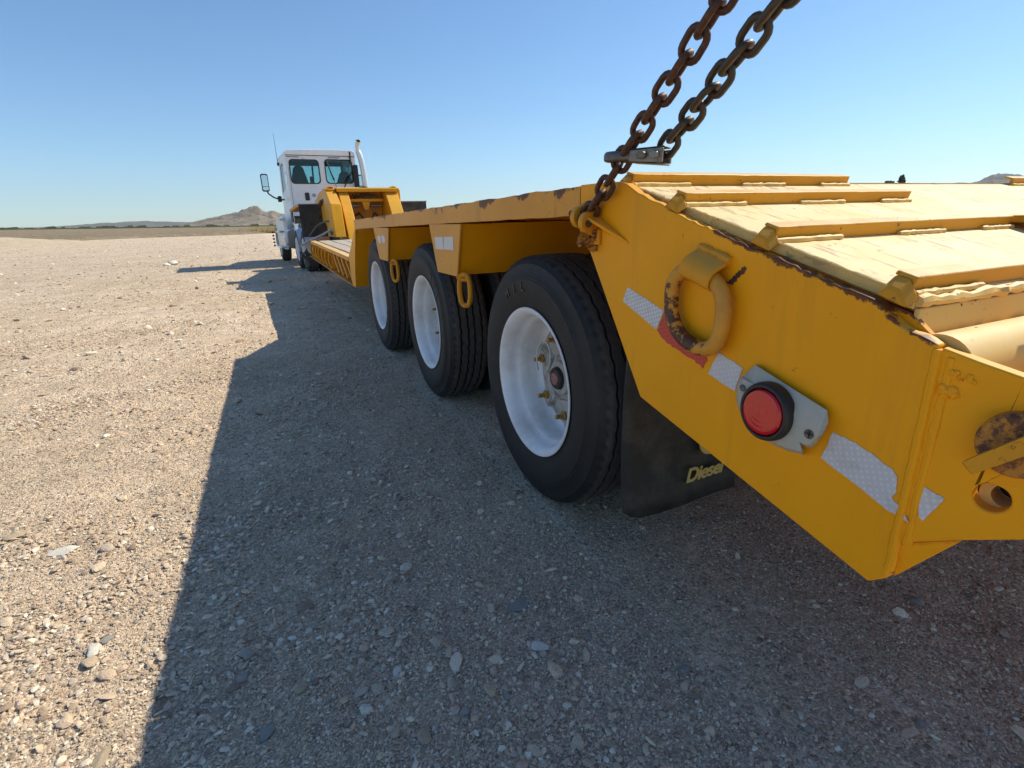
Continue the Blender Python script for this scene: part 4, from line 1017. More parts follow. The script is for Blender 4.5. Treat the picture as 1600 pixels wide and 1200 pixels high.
for x in (1.53, 2.22, 2.86):
    o = MB().lathe([(-.02, .10), (.03, .095), (.035, .06), (.015, .055), (.01, .002)], lambda ax, u, v, x=x: (x + u, 12.20 - ax * .8 + v * .45, 1.885 + ax + v * .75 * .55), 22).build('lifting_eye', MUD if x > 2 and x < 2.5 else Yold, neck, smooth=True, angle=40)
# the neck running forward over the truck
for x0, x1 in ((1.45, 1.62), (2.95, 3.15)):
    MB().prism([(12.76, 1.915), (13.6, 1.90), (15.0, 1.72), (16.9, 1.42), (16.9, 1.24), (13.2, 1.25), (12.76, 1.10)], [], fx, x0, x1).build('neck_beam', Yneck, neck, bevel=.008)
MB().prism([(13.11, 1.88), (13.6, 1.86), (15.0, 1.68), (16.9, 1.39), (16.9, 1.34), (15.0, 1.63), (13.11, 1.83)], [], fx, 1.63, 2.94).build('neck_top', Yold, neck)
m = MB()
for i in range(7):
    yy = 12.9 + i * .3; m.tube([(1.47, yy, 1.72 - i * .04), (1.40, yy + .1, 1.68 - i * .04), (1.40, yy + .2, 1.62 - i * .04)], .035, 7)
m.build('neck_fittings', MUD, neck, smooth=True)
# black flaps either side of the neck, hung from a lipped yellow shelf
m = MB(); m.box(.955, 1.72, 13.58, 13.60, .91, 1.645); fl = m.build('splash_flap', FLAP, neck, bevel=.002)
MB().box(.945, 1.73, 13.57, 13.585, 1.635, 1.655).build('flap_clamp', GALV, fl)
m = MB(); m.add([(.955, 13.60, 1.652), (.955, 13.60, 1.60), (.79, 14.3, 1.55), (.79, 14.3, 1.49), (.975, 13.60, 1.652), (.975, 13.60, 1.60), (1.7, 14.3, 1.55), (1.7, 14.3, 1.49)], [(0, 1, 3, 2), (4, 6, 7, 5), (0, 2, 6, 4), (1, 5, 7, 3), (2, 3, 7, 6), (0, 4, 5, 1)])
m.build('shelf_plate', Yold, neck)
MB().box(.80, .82, 13.65, 14.3, 1.25, 1.48).build('shelf_skirt', FLAP, neck)
m = MB(); m.box(3.06, 3.94, 13.38, 13.40, 1.0, 1.665); m.build('splash_flap', FLAP, neck, bevel=.002)
MB().box(3.05, 3.95, 13.37, 13.385, 1.655, 1.68).build('flap_clamp', GALV, neck)
MB().tube([(.77, 11.75, .78), (.80, 11.8, .80), (.91, 11.8, .875), (1.06, 11.8, .925), (1.21, 11.8, .985), (1.34, 11.8, 1.05), (1.46, 11.8, 1.115)], .022, 8).build('air_hose', HOSEW, neck, smooth=True)
MB().tube([(1.02, 12.6, .95), (1.10, 12.55, 1.05), (1.19, 12.5, 1.16), (1.28, 12.4, 1.215), (1.38, 12.2, 1.25), (1.48, 12.0, 1.26)], .018, 8).build('air_hose', HOSED, neck, smooth=True)
m = MB()
for i in range(14):
    a = i * .5; m.tube([(.80 + .06 * math.cos(a), 11.7 + .04 * i / 14, .72 - .02 * i), (.84 + .05 * math.sin(a * 2), 11.75, .66 - .02 * i), (.86 + .05 * math.cos(a), 11.8, .62 - .015 * i)], .02, 6)
m.build('hose_bundle', HOSED, neck, smooth=True)
MB().box(1.0, 3.6, 11.30, 12.5, .74, .86).build('swing_base', MUD, neck, bevel=.01)
MB().tube([(1.40, 11.75, 1.0), (1.40, 11.85, 1.02)], .035, 8).build('coupling', GALV, neck, smooth=True)

# ================================================================== the truck
ANG = R_(3.5)
truck = thing('semi_truck', 'white day cab semi truck with two rear windows and chrome exhaust stack', 'truck', (2.05, 18.2, 0), keep_world=False)
truck.rotation_euler.z = ANG
K = truck
fb = lambda y0, sgn=1: (lambda a, b, t: (a, y0 + t * sgn, b))
def rrect(x0, x1, z0, z1, r, n=5, sk=0.0):
    pts = []
    for cx, cz, a0 in ((x1 - r, z1 - r, 0), (x0 + r, z1 - r, 90), (x0 + r, z0 + r, 180), (x1 - r, z0 + r, 270)):
        for i in range(n + 1):
            a = R_(a0 + 90 * i / n); z = cz + r * math.sin(a); pts.append((cx + r * math.cos(a) - sk * (z - z0), z))
    return pts
w1 = rrect(-.87, -.02, 2.39, 3.07, .11); w2 = rrect(.16, .99, 2.40, 3.09, .11)
outer = [(-.985, 1.45), (1.14, 1.45), (1.11, 3.20), (-.955, 3.20)]
back = MB().prism(outer, [w1, w2], fb(0), 0, .05).build('cab_back_wall', CABW, K, bevel=.006)
def frame_ring(pts, grow, nm, mat, parent, y0, y1):
    cx = sum(p[0] for p in pts) / len(pts); cz = sum(p[1] for p in pts) / len(pts)
    big = [(cx + (a - cx) * (1 + grow / .42), cz + (b - cz) * (1 + grow / .34)) for a, b in pts]; sm = [(cx + (a - cx) * .955, cz + (b - cz) * .945) for a, b in pts]
    return MB().prism(big, [sm], fb(0), y0, y1).build(nm, mat, parent, bevel=.004)
for wn in (w1, w2):
    fr = frame_ring(wn, .012, 'rear_window', BLACKP, K, -.012, .03)
    MB().prism(wn, [], fb(0), .012, .018).build('pane', GLASS, fr)
# roof with rounded edge
rf = []
for a, b in ((-.965, 3.20), (-.975, 3.24), (-.955, 3.29), (-.90, 3.325), (-.5, 3.355), (.5, 3.375), (1.0, 3.37), (1.08, 3.34), (1.115, 3.28), (1.11, 3.205)): rf.append((a, b))
MB().prism(rf, [], fb(-.035), 0, 2.1).build('cab_roof', CABW, K, bevel=.03, bseg=3)
MB().box(-.965, 1.115, -.012, -.001, 3.185, 3.198).build('roof_gutter', BLACKP, K)
def fs_(sx): return lambda a, b, t: (.075 + sx * (1.036 + .025 * (3.2 - b) / 1.7 - t), a, b)
for sx in (-1, 1):
    sw = [(.75, 2.30), (1.75, 2.18), (1.62, 3.02), (.75, 3.06)]
    MB().prism([(.051, 1.0), (1.95, 1.0), (2.02, 2.15), (1.78, 3.20), (.051, 3.20)], [sw], fs_(sx), 0, .05).build('cab_side', CABW, K, bevel=.006)
    MB().prism(sw, [], fs_(sx), .02, .028).build('door_window', GLASS, K)
# windscreen wall with a centre post, floor, dash
wf = lambda a, b, t: (a, 2.02 - max(0, b - 2.15) * .23 - t, b)
MB().prism([(-.96, 1.2), (1.11, 1.2), (1.09, 3.2), (-.94, 3.2)], [[(-.88, 2.2), (.05, 2.2), (.05, 3.06), (-.86, 3.06)], [(.10, 2.2), (1.03, 2.2), (1.01, 3.06), (.10, 3.06)]], wf, 0, .05).build('windscreen_frame', BLACKP, K)
MB().prism([(-.88, 2.2), (1.03, 2.2), (1.01, 3.06), (-.86, 3.06)], [], wf, .02, .026).build('windscreen', GLASS, K)
MB().box(-.9, 1.05, .06, 1.9, 1.40, 1.45).build('cab_floor', BLACKP, K)
MB().box(-.9, 1.05, 1.5, 1.9, 1.9, 2.25).build('dashboard', BLACKP, K, bevel=.04)
def seat(cx, ztop, wd):
    o = MB().prism([(cx - wd / 2, 1.9), (cx + wd / 2, 1.9), (cx + wd / 2 + .0, 2.45), (cx + wd * .30, ztop - .08), (cx + wd * .18, ztop), (cx - wd * .18, ztop), (cx - wd * .30, ztop - .08), (cx - wd / 2, 2.45)], [], fb(.30), 0, .16).build('seat_back', SEATM, K, bevel=.05, bseg=3)
    MB().box(cx - wd / 2, cx + wd / 2, .46, 1.0, 1.75, 1.92).build('seat_cushion', SEATM, o, bevel=.04)
seat(-.58, 2.93, .50); seat(.80, 2.78, .50)
MB().box(-.28, -.20, .30, .36, 2.3, 2.62).build('seat_belt_post', SEATM, K, bevel=.01)
# back-wall trim
for sx in (-.90, 1.05): MB().box(sx - .006, sx + .006, -.008, -.0005, 1.55, 2.85).build('panel_seam', simple('seam_grey', (.30, .31, .32), .6), K)
MB().prism(rrect(-.54, -.41, 1.90, 2.13, .03), [], fb(0, -1), .0005, .02).build('cab_vent', BLACKP, K, bevel=.004)
MB().lathe([(.0005, .058), (.014, .055), (.014, .001)], lambda a, u, v: (-.27 + u, -a, 2.05 + v), 22).build('round_cover', simple('grey_cover', (.33, .35, .36), .5), K, smooth=True, angle=30)
MB().prism(rrect(-.72, .05, 1.62, 2.25, .06), [rrect(-.705, .035, 1.635, 2.235, .05)], fb(0, -1), .0005, .008).build('pressed_panel', CABW, K)
for x in (-.75, .45): MB().box(x - .17, x + .17, -.02, -.0005, 3.135, 3.155).build('vent_slot', simple('slot_grey', (.2, .21, .21), .6), K)
MB().tube([(-.985, .03, 2.38), (-1.01, .03, 2.45), (-1.01, .03, 2.66), (-.985, .03, 2.72)], .015, 8).build('grab_handle', CHROME, K, smooth=True)
for x in (-.45, .6): MB().box(x - .05, x + .05, -.03, -.0005, 3.095, 3.115).build('work_light', CHROME, K, bevel=.004)
MB().tube([(.20, -.10, 3.06), (.28, -.14, 2.75), (.36, -.16, 2.48)], [.022, .022, .026], 8).build('pogo_stick', BLACKP, K, smooth=True)
MB().tube([(.36, -.16, 2.48), (.42, -.18, 2.2), (.46, -.2, 1.9)], .010, 6).build('air_line', GALV, K, smooth=True)
MB().tube([(.95, -.12, 2.74), (.8, -.15, 2.52), (.66, -.18, 2.30), (.58, -.2, 2.05)], .018, 7).build('air_line', BLACKP, K, smooth=True)
# exhaust stack
st = [(1.34, -.26, 1.3), (1.32, -.26, 2.0), (1.295, -.26, 2.35), (1.275, -.26, 2.75), (1.245, -.26, 3.05), (1.20, -.26, 3.24), (1.165, -.26, 3.33)]
STACKM = simple('dull_chrome', (0.66, 0.69, 0.70), 0.42, 0.75, 0.08, 8, 0.02)
ex = MB().tube(st, [.092, .092, .092, .092, .09, .088, .08], 20).build('exhaust_stack', STACKM, K, smooth=True)
MB().tube([(1.165, -.26, 3.32), (1.158, -.26, 3.44), (1.165, -.28, 3.52), (1.19, -.34, 3.61)], [.068, .068, .070, .074], 16, cap=False).build('stack_tip', STACKM, ex, smooth=True)
MB().lathe([(.0, .070), (.0, .0005)], lambda a, u, v: (1.186 + u * .8, -.335 - v * .75, 3.60 + v * .66), 16).build('stack_mouth', BLACKP, ex)
MB().box(.985, 1.13, -.20, -.06, 1.5, 2.94).build('intake_duct', BLACKP, K, bevel=.03)
MB().box(.93, .97, -.05, -.0005, 2.98, 3.33).build('stack_bracket', BLACKP, K)
# mirrors
for sx, xc, z0_, z1_ in ((-1, -1.54, 2.21, 2.73), (1, 1.46, 2.24, 2.74)):
    sh = rrect(xc - .105, xc + .105, z0_, z1_, .05)
    mi = MB().prism(sh, [], fb(.9), 0, .13).build('side_mirror', BLACKP, K, bevel=.02)
    MB().prism([(xc + (a - xc) * .80, (z0_ + z1_) / 2 + (b - (z0_ + z1_) / 2) * .86) for a, b in sh], [], fb(.9, -1), .001, .006).build('mirror_face', MIRROR, mi)
    MB().box(xc - .09, xc + .09, .89, .899, z0_ + .14, z0_ + .155).build('mirror_divider', BLACKP, mi)
    MB().tube([(xc - sx * .03, .98, z0_ + .02), (xc - sx * .06, 1.0, z0_ - .06), (xc - sx * .20, 1.02, z0_ - .17), (sx * 1.15, 1.02, z0_ - .24), (sx * 1.03, 1.02, z0_ - .24)], .022, 8).build('mirror_arm', BLACKP, mi, smooth=True)
    MB().box(sx * 1.17 - .06, sx * 1.17 + .06, .95, 1.10, 1.90, 2.08).build('mirror_mount', BLACKP, mi, bevel=.03)
MB().tube([(-.99, 1.7, 3.08), (-1.0, 1.7, 3.3), (-1.0, 1.7, 4.02)], [.010, .008, .004], 6).build('antenna', BLACKP, K, smooth=True)
MB().box(-1.02, -.955, 1.66, 1.75, 3.04, 3.14).build('antenna_mount', BLACKP, K, bevel=.008)
# hood, fenders, bumper
MB().prism([(1.9, 1.0), (4.0, .75), (4.05, 1.35), (3.8, 1.75), (2.9, 1.98), (2.0, 2.12)], [], lambda a, b, t: (t, a, b), -.80, .80).build('hood', CABW, K, bevel=.10, bseg=3)
for sx in (-1, 1):
    m = MB().lathe([(-.22, .64), (.22, .64), (.22, .60), (-.22, .60)], lambda a, u, v: (sx * 1.02 + a, 3.05 - u, .52 + v), 18, 0.0, math.pi); m.build('front_fender', CABW, K, smooth=True, angle=40)
    # side fairing with steps, tank
    MB().prism([(.05, 1.48), (1.95, 1.40), (2.25, 1.20), (2.1, .48), (.15, .46), (.0, 1.0)], [], lambda a, b, t: (sx * (1.19 + t + (1.45 - b) * .02), a, b), 0, .09).build('side_fairing', CABW, K, bevel=.02)
    MB().box(sx * 1.36 - .07, sx * 1.36 + .07, .05, 1.3, .97, 1.02).build('step_plate', ALU, K, bevel=.006)
    MB().box(sx * 1.36 - .07, sx * 1.36 + .07, .10, 1.3, .50, .55).build('step_plate', ALU, K, bevel=.006)
    MB().box(sx * 1.30 - .09, sx * 1.30 + .09, -.10, .6, 1.33, 1.38).build('deck_step', ALU, K, bevel=.006)
    MB().tube([(sx * 1.02, .1, .76), (sx * 1.02, 1.7, .76)], .29, 24).build('fuel_tank', ALU, K, smooth=True)
    for k in range(5): MB().tube([(sx * 1.42, 2.32, .52 + k * .11), (sx * 1.42, 2.38, .52 + k * .11)], .035, 8).build('marker_bulb', simple('dark_bulb', (.05, .02, .02), .4), K, smooth=True)
MB().box(-1.2, 1.2, 4.0, 4.2, .40, .75).build('bumper', CABW, K, bevel=.04)
for sx in (-.42, .42): MB().box(sx - .04, sx + .04, -4.2, 3.6, .75, 1.02).build('chassis_rail', DARK, K, bevel=.005)
MB().box(-.5, .5, -2.6, -1.5, 1.03, 1.15).build('fifth_wheel', MUD, K, bevel=.03)
def kwheel(x, y, side, dual=True, rot=0):
    wr = bpy.data.objects.new('wheel', None); C.objects.link(wr); wr.parent = K
    obj_of(TYRE, 'tyre', wr); obj_of(RIM, 'rim', wr); obj_of(HUB, 'hub', wr)
    if dual: obj_of(TYRE, 'inner_tyre', wr).location.x = .31
    wr.matrix_local = Matrix.Translation((x, y, .507)) @ Matrix.Scale(1.057, 4) @ Matrix.Rotation(math.pi * side, 4, 'Z') @ Matrix.Rotation(rot, 4, 'X')
for sx in (-1, 1):
    kwheel(sx * 1.17, 3.05, 0 if sx < 0 else 1, False, .3)
    for yy in (-1.15, -2.5):
        kwheel(sx * 1.12, yy, 0 if sx < 0 else 1, True, yy)
        m = MB().lathe([(-.32, .66), (.32, .66), (.32, .645), (-.32, .645)], lambda a, u, v, yy=yy: (sx * .83 + a, yy - u, .56 + v), 22, R_(-8), R_(120)); m.build('chrome_fender', STACKM, K, smooth=True, angle=40)
# ================================================================== chains
def cam_pt(px, py, depth):
    return EYE + (right * ((px - 800) / 812 * depth) + down * ((py - 600) / 812 * depth) + fwd * depth)
def link_mesh(pitch, d, w_, seg=9):
    """stadium link, long axis local X, flat in local XY; pitch = inside length"""
    r = d / 2; L = pitch / 2 - (w_ / 2 - d) ; rc_ = w_ / 2 - r; pts = []
    for i in range(9):
        a = -math.pi / 2 + math.pi * i / 8; pts.append((L + rc_ * math.cos(a), rc_ * math.sin(a), 0))
    for i in range(9):
        a = math.pi / 2 + math.pi * i / 8; pts.append((-L + rc_ * math.cos(a), rc_ * math.sin(a), 0))
    return MB().tube(pts, r, seg, closed=True).mesh('link', True)
def chain(name, label, a, b, n, roll, mat, pitch, d, w_, group, seed, sag=0.0, first=None):
    q = random.Random(seed); ax = (b - a); L = ax.length; ax.normalize()
    t = thing(name, label, 'chain', tuple(a), group)
    me = link_mesh(pitch, d, w_); me.materials.append(mat)
    view = (EYE - a).normalized(); s0 = ax.cross(view).normalized(); f0 = s0.cross(ax)     # s0: sideways seen from the eye
    for i in range(n):
        c = a + ax * (i * pitch + pitch * .5 - .004 * 0)
        c = c + Vector((0, 0, -sag * math.sin(math.pi * min(1, i / n))))
        ang = R_(roll + 90 * (i % 2) + q.uniform(-7, 7))
        sd = s0 * math.cos(ang) + f0 * math.sin(ang); nn = ax.cross(sd)
        tilt = ax + sd * q.uniform(-.05, .05); tilt.normalize(); sd = (sd - tilt * sd.dot(tilt)).normalized(); nn = tilt.cross(sd)
        m4 = Matrix((tilt, sd, nn)).transposed().to_4x4(); m4.translation = c
        o = obj_of(me, 'link', t); o.matrix_parent_inverse = base_of[t.name]; o.matrix_basis = m4
    return t
A0 = cam_pt(916, 341, 1.553); A1 = cam_pt(1121, 10, .982)
PIT = .053
chain('rusty_chain', 'rust brown chain rising from the yellow lug on the trailer deck corner', A0, A1, 24, 14, CH1, PIT, .0155, .0560, 'chains hanging over the trailer tail', 3)
B0 = cam_pt(1037, 236, 1.285); B1 = cam_pt(1172, 63, .955)
chain('dark_chain', 'dark olive steel chain that ends in the clevis hook', B0, B1, 20, 20, CH2, .0540, .0155, .0560, 'chains hanging over the trailer tail', 4)
# clevis hook that ties them together
hk = thing('chain_hook', 'steel clevis hook with two pins clipped round the rusty chain', 'hook', tuple(cam_pt(990, 245, 1.34)))
H0 = cam_pt(948, 247, 1.365); H1 = cam_pt(1040, 243, 1.285)
hx = (H1 - H0); HL = hx.length; hx.normalize(); vw = (EYE - H0).normalized(); hu = (Vector((0, 0, 1)) - hx * hx.z).normalized(); hn = hx.cross(hu)
# tilt so that we look at it slightly from below and see the side plate
hm = lambda a, b, t: H0 + hx * a + hn * b + hu * (t * .78)       # a along, b towards/away, t up
half = .026
U = []
for i in range(13):
    an = math.pi / 2 + math.pi * i / 12; U.append((half + .012 + half * 1.25 * math.cos(an), half * math.sin(an)))
U = [(HL * .62, half)] + U + [(HL * .62, -half)]
m = MB()
vs = []; seg = 6
for i, (a, b) in enumerate(U):
    a_p, b_p = U[max(0, i - 1)]; a_n, b_n = U[min(len(U) - 1, i + 1)]; tx, ty = a_n - a_p, b_n - b_p; l_ = math.hypot(tx, ty); nx_, ny_ = -ty / l_, tx / l_
    for da, dt in ((-.009, -.010), (-.009, .008), (-.003, .017), (.007, .017), (.011, .008), (.011, -.010), (.003, -.016)):
        vs.append(hm(a - nx_ * da, b - ny_ * da, dt))
k = 7; fs = []
for i in range(len(U) - 1):
    for j in range(k): fs.append((i * k + j, i * k + (j + 1) % k, (i + 1) * k + (j + 1) % k, (i + 1) * k + j))
fs += [tuple(range(k)), tuple((len(U) - 1) * k + j for j in reversed(range(k)))]
m.add(vs, fs).build('hook_body', STEEL, hk, bevel=.003, angle=40)
for b in (-half - .004, half + .004):
    s_ = 1 if b > 0 else -1
    MB().prism([(HL * .48, -.017), (HL * 1.03, -.022), (HL * 1.03, .020), (HL * .48, .015)], [], lambda a, t, q_: hm(a, b + s_ * q_, t), 0, .008).build('side_plate', GALV, hk, bevel=.002)
    for a_, r_ in ((HL * .70, .0125), (HL * .90, .0125)):
        MB().lathe([(.0, r_), (.010, r_), (.013, r_ * .8), (.013, .0005)], lambda ax_, u, v: hm(a_ + u, b + s_ * (.007 + ax_), v), 18).build('pin_head', STEEL if a_ < HL * .8 else GALV, hk, smooth=True, angle=35)
MB().prism([(HL * .48, -.020), (HL * 1.03, -.029), (HL * 1.03, -.024), (HL * .48, -.016)], [], lambda a, t, q_: hm(a, q_, t), -half, half).build('bottom_plate', STEEL, hk, bevel=.002)
MB().prism([(HL * .48, .017), (HL * 1.03, .022), (HL * 1.03, .027), (HL * .48, .022)], [], lambda a, t, q_: hm(a, q_, t), -half, half).build('top_plate', STEEL, hk, bevel=.002)

# ================================================================== stones and gravel
def rock_mesh(seed, sub=3, flat=.62, stretch=1.25, facet=.22, nm='stone'):
    q = random.Random(seed); bm = bmesh.new(); bmesh.ops.create_icosphere(bm, subdivisions=sub, radius=1.0)
    planes = [(Vector((q.gauss(0, 1), q.gauss(0, 1), q.gauss(0, 1))).normalized(), q.uniform(.48, .88)) for _ in range(10)]
    off = Vector((q.uniform(0, 50), q.uniform(0, 50), q.uniform(0, 50)))
    from mathutils import noise
    for v in bm.verts:
        p = v.co.copy()
        for n_, d_ in planes:
            e = p.dot(n_) - d_
            if e > 0: p -= n_ * e * .96
        p *= 1 + facet * noise.noise(p * 1.3 + off) + .06 * noise.noise(p * 4 + off)
        v.co = Vector((p.x * stretch, p.y, p.z * flat))
    me = bpy.data.meshes.new(nm); bm.to_mesh(me); bm.free(); me.polygons.foreach_set('use_smooth', [True] * len(me.polygons)); me.set_sharp_from_angle(angle=R_(32)); return me
big = [  # x, y, half length, material, flatness, stretch, rotation, label
 (.569, 1.096, .028, 'pale', .55, 1.55, -.75, 'pale oval stone, the brightest in the shaded gravel near the rear tyre'),
 (.888, .839, .019, 'blue', .50, 1.35, -.5, 'bluish angular stone right of the pale oval stone'),
 (.591, 1.285, .040, 'blue', .22, 1.4, .1, 'broad flat bluish stone sunk in the gravel above the pale oval stone'),
 (-.218, 1.464, .024, 'grey', .70, 1.1, .3, 'round grey stone by itself just inside the shadow edge'),
 (-.235, 1.384, .020, 'grey', .70, 1.15, 1.0, 'grey stone, upper one of a touching pair in the shade'),
 (-.255, 1.361, .020, 'pink', .66, 1.15, .3, 'pinkish stone, lower one of a touching pair in the shade'),
 (-.044, 1.606, .026, 'pink', .62, 1.1, .4, 'round brownish pink stone in the shaded gravel'),
 (-.085, 1.262, .021, 'tan', .62, 1.35, .3, 'tan angular stone with a small plum stone beside it'),
 (-.040, 1.275, .017, 'pink', .66, 1.1, .3, 'small plum stone beside the tan angular stone'),
 (.065, 1.112, .018, 'pale', .80, 1.05, .3, 'small whitish grey round stone low in the shade'),
 (-.172, 1.172, .028, 'blue', .45, 1.5, .8, 'long bluish slab stone near the bottom of the shaded gravel'),
 (-.538, 1.284, .034, 'tan', .35, 1.9, 1.2, 'upright wedge of cream coloured stone at the bottom in the sun'),
 (-.892, 2.387, .058, 'pale', .40, 2.0, .35, 'long pale split stone lying in the sunlit gravel'),
 (-1.111, 2.606, .040, 'tan', .40, 1.7, .2, 'flat cream stone at the left edge in the sun'),
 (-.65, 1.702, .030, 'pale', .60, 1.5, 1.2, 'pale stone in a small cluster on the sunlit gravel'),
 (-.62, 1.735, .022, 'blue', .55, 1.4, .7, 'bluish grey stone beside the pale cluster stone in the sun'),
 (1.04, .569, .014, 'grey', .7, 1.2, .2, 'small grey stone at the bottom edge below the tail'),
 (1.293, .456, .016, 'blue', .6, 1.4, .4, 'slate blue stone in the bottom right gravel'),
 (1.737, .707, .026, 'blue', .5, 1.5, -.5, 'bluish stone on the gravel under the tail, at the right'),
 (.172, 1.201, .020, 'pale', .5, 1.3, .9, 'pale angular stone left of the pale oval stone'),
 (.72, 1.06, .014, 'grey', .6, 1.2, .2, 'small grey stone right of the pale oval stone'),
 (.414, .987, .013, 'grey', .7, 1.4, 1.2, 'small dark grey stone below the pale oval stone'),
 (.30, 1.0, .019, 'grey', .6, 1.2, .1, 'grey stone touching a thin brown sliver'),
 (.275, .995, .022, 'tan', .35, 2.0, -.6, 'thin brown sliver of stone touching a grey stone'),
]
for i, (x, y, s_, mt, fl_, stc, rz_, lab) in enumerate(big):
    x *= 1.037; y *= 1.037; s_ *= 1.06; me = rock_mesh(40 + i, 3, fl_, stc); me.materials.append(ROCKS[mt])
    o = bpy.data.objects.new('stone', me); C.objects.link(o); s2 = s_ / stc
    o.matrix_world = Matrix.Translation((x, y, float(ground_z(x, y)) + s2 * fl_ * .55)) @ Matrix.Rotation(rz_, 4, 'Z') @ Matrix.Diagonal((s2, s2, s2, 1))
    tag(o, lab, 'stone', 'larger stones lying on the gravel')

# loose gravel: real pebbles set on the ground by geometry nodes
proto = bpy.data.collections.new('pebble_kinds')
for i in range(9):
    me = rock_mesh(200 + i, 2, .50 + .04 * (i % 4), 1.1 + .1 * (i % 5), .22, 'pebble'); me.materials.append(STONE)
    proto.objects.link(bpy.data.objects.new('pebble_%s' % 'abcdefghi'[i], me))
def scatter(name, n, rmin, rmax, pw, smin, smax, spow, seed, sink, clump=0.0, lines=None):
    g = np.random.default_rng(seed); m_ = int(n * 1.0)
    u = g.random(m_); e = 2 - pw
    rr_ = (rmin ** e + u * (rmax ** e - rmin ** e)) ** (1 / e)
    az = np.radians(g.uniform(-35, 85, m_)); x = rr_ * np.sin(az); y = rr_ * np.cos(az)
    lane = (np.abs(np.abs(x - 1.95) - .78) < .20) & (y < 9)          # rolled by the wheels: fewer loose stones
    ok = ~(lane & (g.random(len(x)) < .72)); x, y = x[ok], y[ok]
    if clump > 0:
        keep = (fbm(x, y, 1.9, 4, 1) + .25 * g.standard_normal(len(x))) > (clump - .5) * .8
        x, y = x[keep], y[keep]
    if lines:
        xs_, ys_ = [], []
        for (ax_, ay_, bx_, by_, wd_, k_) in lines:
            t_ = g.random(k_); sp = g.standard_normal(k_) * wd_; dx_, dy_ = bx_ - ax_, by_ - ay_; l_ = math.hypot(dx_, dy_)
            bend = .18 * np.sin(t_ * 7 + ax_)
            xs_.append(ax_ + dx_ * t_ - dy_ / l_ * (sp + bend)); ys_.append(ay_ + dy_ * t_ + dx_ / l_ * (sp + bend))
        x, y = np.concatenate(xs_), np.concatenate(ys_)
    s_ = smin + (smax - smin) * g.random(len(x)) ** spow
    z = ground_z(x, y) + s_ * sink
    me = bpy.data.meshes.new(name); me.vertices.add(len(x)); me.vertices.foreach_set('co', np.stack([x, y, z], -1).astype(np.float32).ravel())
    a = me.attributes.new('size', 'FLOAT', 'POINT'); a.data.foreach_set('value', s_.astype(np.float32))
    rot = np.stack([g.normal(0, .35, len(x)), g.normal(0, .35, len(x)), g.uniform(0, 6.28, len(x))], -1)
    a = me.attributes.new('turn', 'FLOAT_VECTOR', 'POINT'); a.data.foreach_set('vector', rot.astype(np.float32).ravel())
    o = bpy.data.objects.new(name, me); C.objects.link(o)
    ng = bpy.data.node_groups.new(name, 'GeometryNodeTree')
    ng.interface.new_socket('Geometry', in_out='INPUT', socket_type='NodeSocketGeometry'); ng.interface.new_socket('Geometry', in_out='OUTPUT', socket_type='NodeSocketGeometry')
    N = ng.nodes; gi = N.new('NodeGroupInput'); go = N.new('NodeGroupOutput'); ii = N.new('GeometryNodeInstanceOnPoints'); ci = N.new('GeometryNodeCollectionInfo')
    ci.inputs['Collection'].default_value = proto; ci.inputs['Separate Children'].default_value = True; ci.inputs['Reset Children'].default_value = True
    na = N.new('GeometryNodeInputNamedAttribute'); na.data_type = 'FLOAT'; na.inputs['Name'].default_value = 'size'
    nb_ = N.new('GeometryNodeInputNamedAttribute'); nb_.data_type = 'FLOAT_VECTOR'; nb_.inputs['Name'].default_value = 'turn'
    er = N.new('FunctionNodeEulerToRotation'); mp = N.new('GeometryNodeMeshToPoints')
    L = ng.links.new; L(gi.outputs[0], mp.inputs[0]); L(mp.outputs[0], ii.inputs['Points']); L(ci.outputs[0], ii.inputs['Instance']); ii.inputs['Pick Instance'].default_value = True
    L(nb_.outputs['Attribute'], er.inputs[0]); L(er.outputs[0], ii.inputs['Rotation']); L(na.outputs['Attribute'], ii.inputs['Scale']); L(ii.outputs[0], go.inputs[0])
    md = o.modifiers.new('scatter', 'NODES'); md.node_group = ng
    tag(o, kind='stuff'); return o
scatter('gravel', 300000, .55, 6.5, 1.25, .0016, .0050, 1.6, 1, .32)
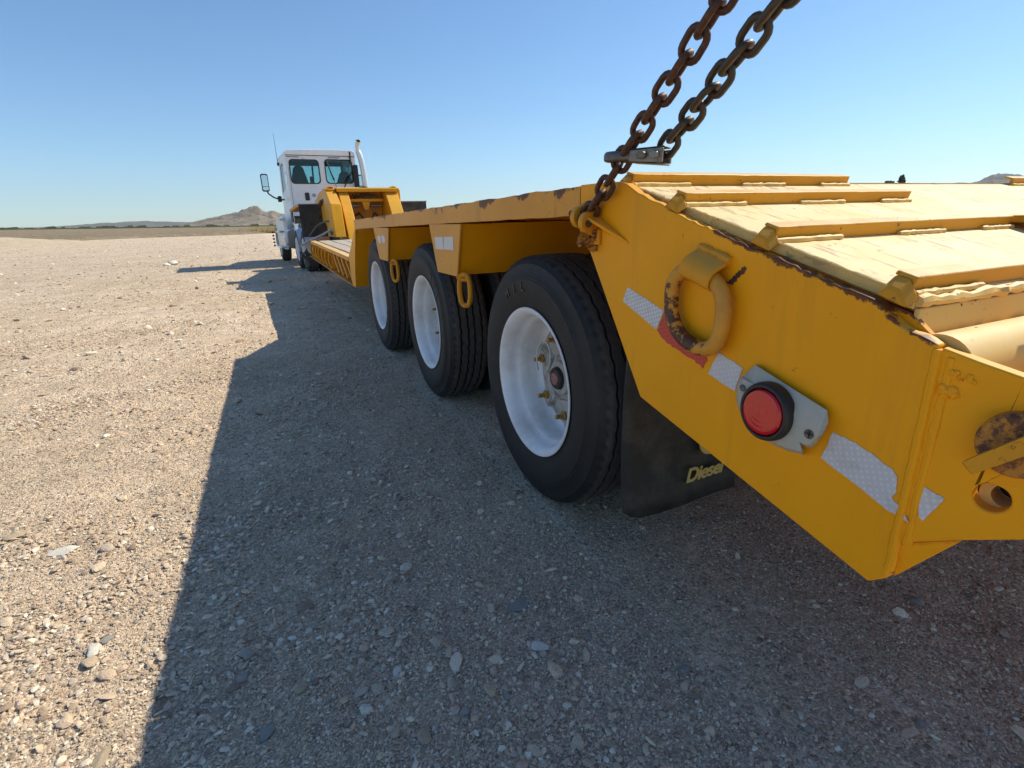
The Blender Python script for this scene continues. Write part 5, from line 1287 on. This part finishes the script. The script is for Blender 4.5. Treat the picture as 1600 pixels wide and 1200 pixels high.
scatter('gravel', 70000, .6, 18, 1.2, .0035, .0105, 2.8, 2, .34, .42)
scatter('gravel', 11000, .7, 26, 1.1, .008, .023, 3.2, 3, .30, .40)
scatter('gravel', 14000, 6, 75, .6, .014, .05, 2.8, 4, .30)

scatter('gravel', 10, 1, 2, 1, .003, .0125, 2.4, 9, .38, 0, [(-3.4, 3.5, -.4, 5.0, .15, 3000), (-2.5, 2.15, -.62, 2.65, .12, 1500), (-.85, 1.55, -.42, 2.5, .10, 1300),
        (-.42, 1.9, .45, 2.7, .14, 1100), (-.45, 1.35, .15, 1.75, .12, 800), (-6, 7.0, -.6, 8.4, .3, 3500), (.15, 3.0, .75, 5.5, .14, 900), (-9, 11, -1, 12.5, .4, 4000)])
scatter('gravel', 60000, 3.5, 26, .8, .005, .017, 2.6, 12, .34, .45)
for x_, y_, s_, lab in ((-2.86, 22.2, .24, 'pale boulder lying at the tip of the truck shadow'), (-3.02, 21.8, .15, 'smaller pale rock in front of the boulder at the shadow tip')):
    me = rock_mesh(int(90 + s_ * 100), 3, .6, 1.3); me.materials.append(ROCKS['pale'])
    o = bpy.data.objects.new('stone', me); C.objects.link(o); s2 = s_ / 1.3
    o.matrix_world = Matrix.Translation((x_, y_, float(ground_z(x_, y_)) + s2 * .3)) @ Matrix.Rotation(.5, 4, 'Z') @ Matrix.Diagonal((s2, s2, s2, 1))
    tag(o, lab, 'stone', 'larger stones lying on the gravel')
# ------------------------------------------------------------------ the air between here and the hills
hz = MB().box(-5200, 6200, -60, 7400, -14, 420)
def haze_mat():
    m = bpy.data.materials.new('thin_air'); m.use_nodes = True; t = m.node_tree; t.nodes.clear()
    o = t.nodes.new('ShaderNodeOutputMaterial'); v = t.nodes.new('ShaderNodeVolumePrincipled')
    v.inputs['Color'].default_value = (0.80, 0.88, 1.0, 1); v.inputs['Density'].default_value = 0.00005; v.inputs['Anisotropy'].default_value = 0.2
    t.links.new(v.outputs[0], o.inputs['Volume']); return m
tag(hz.build('haze', haze_mat()), kind='stuff')
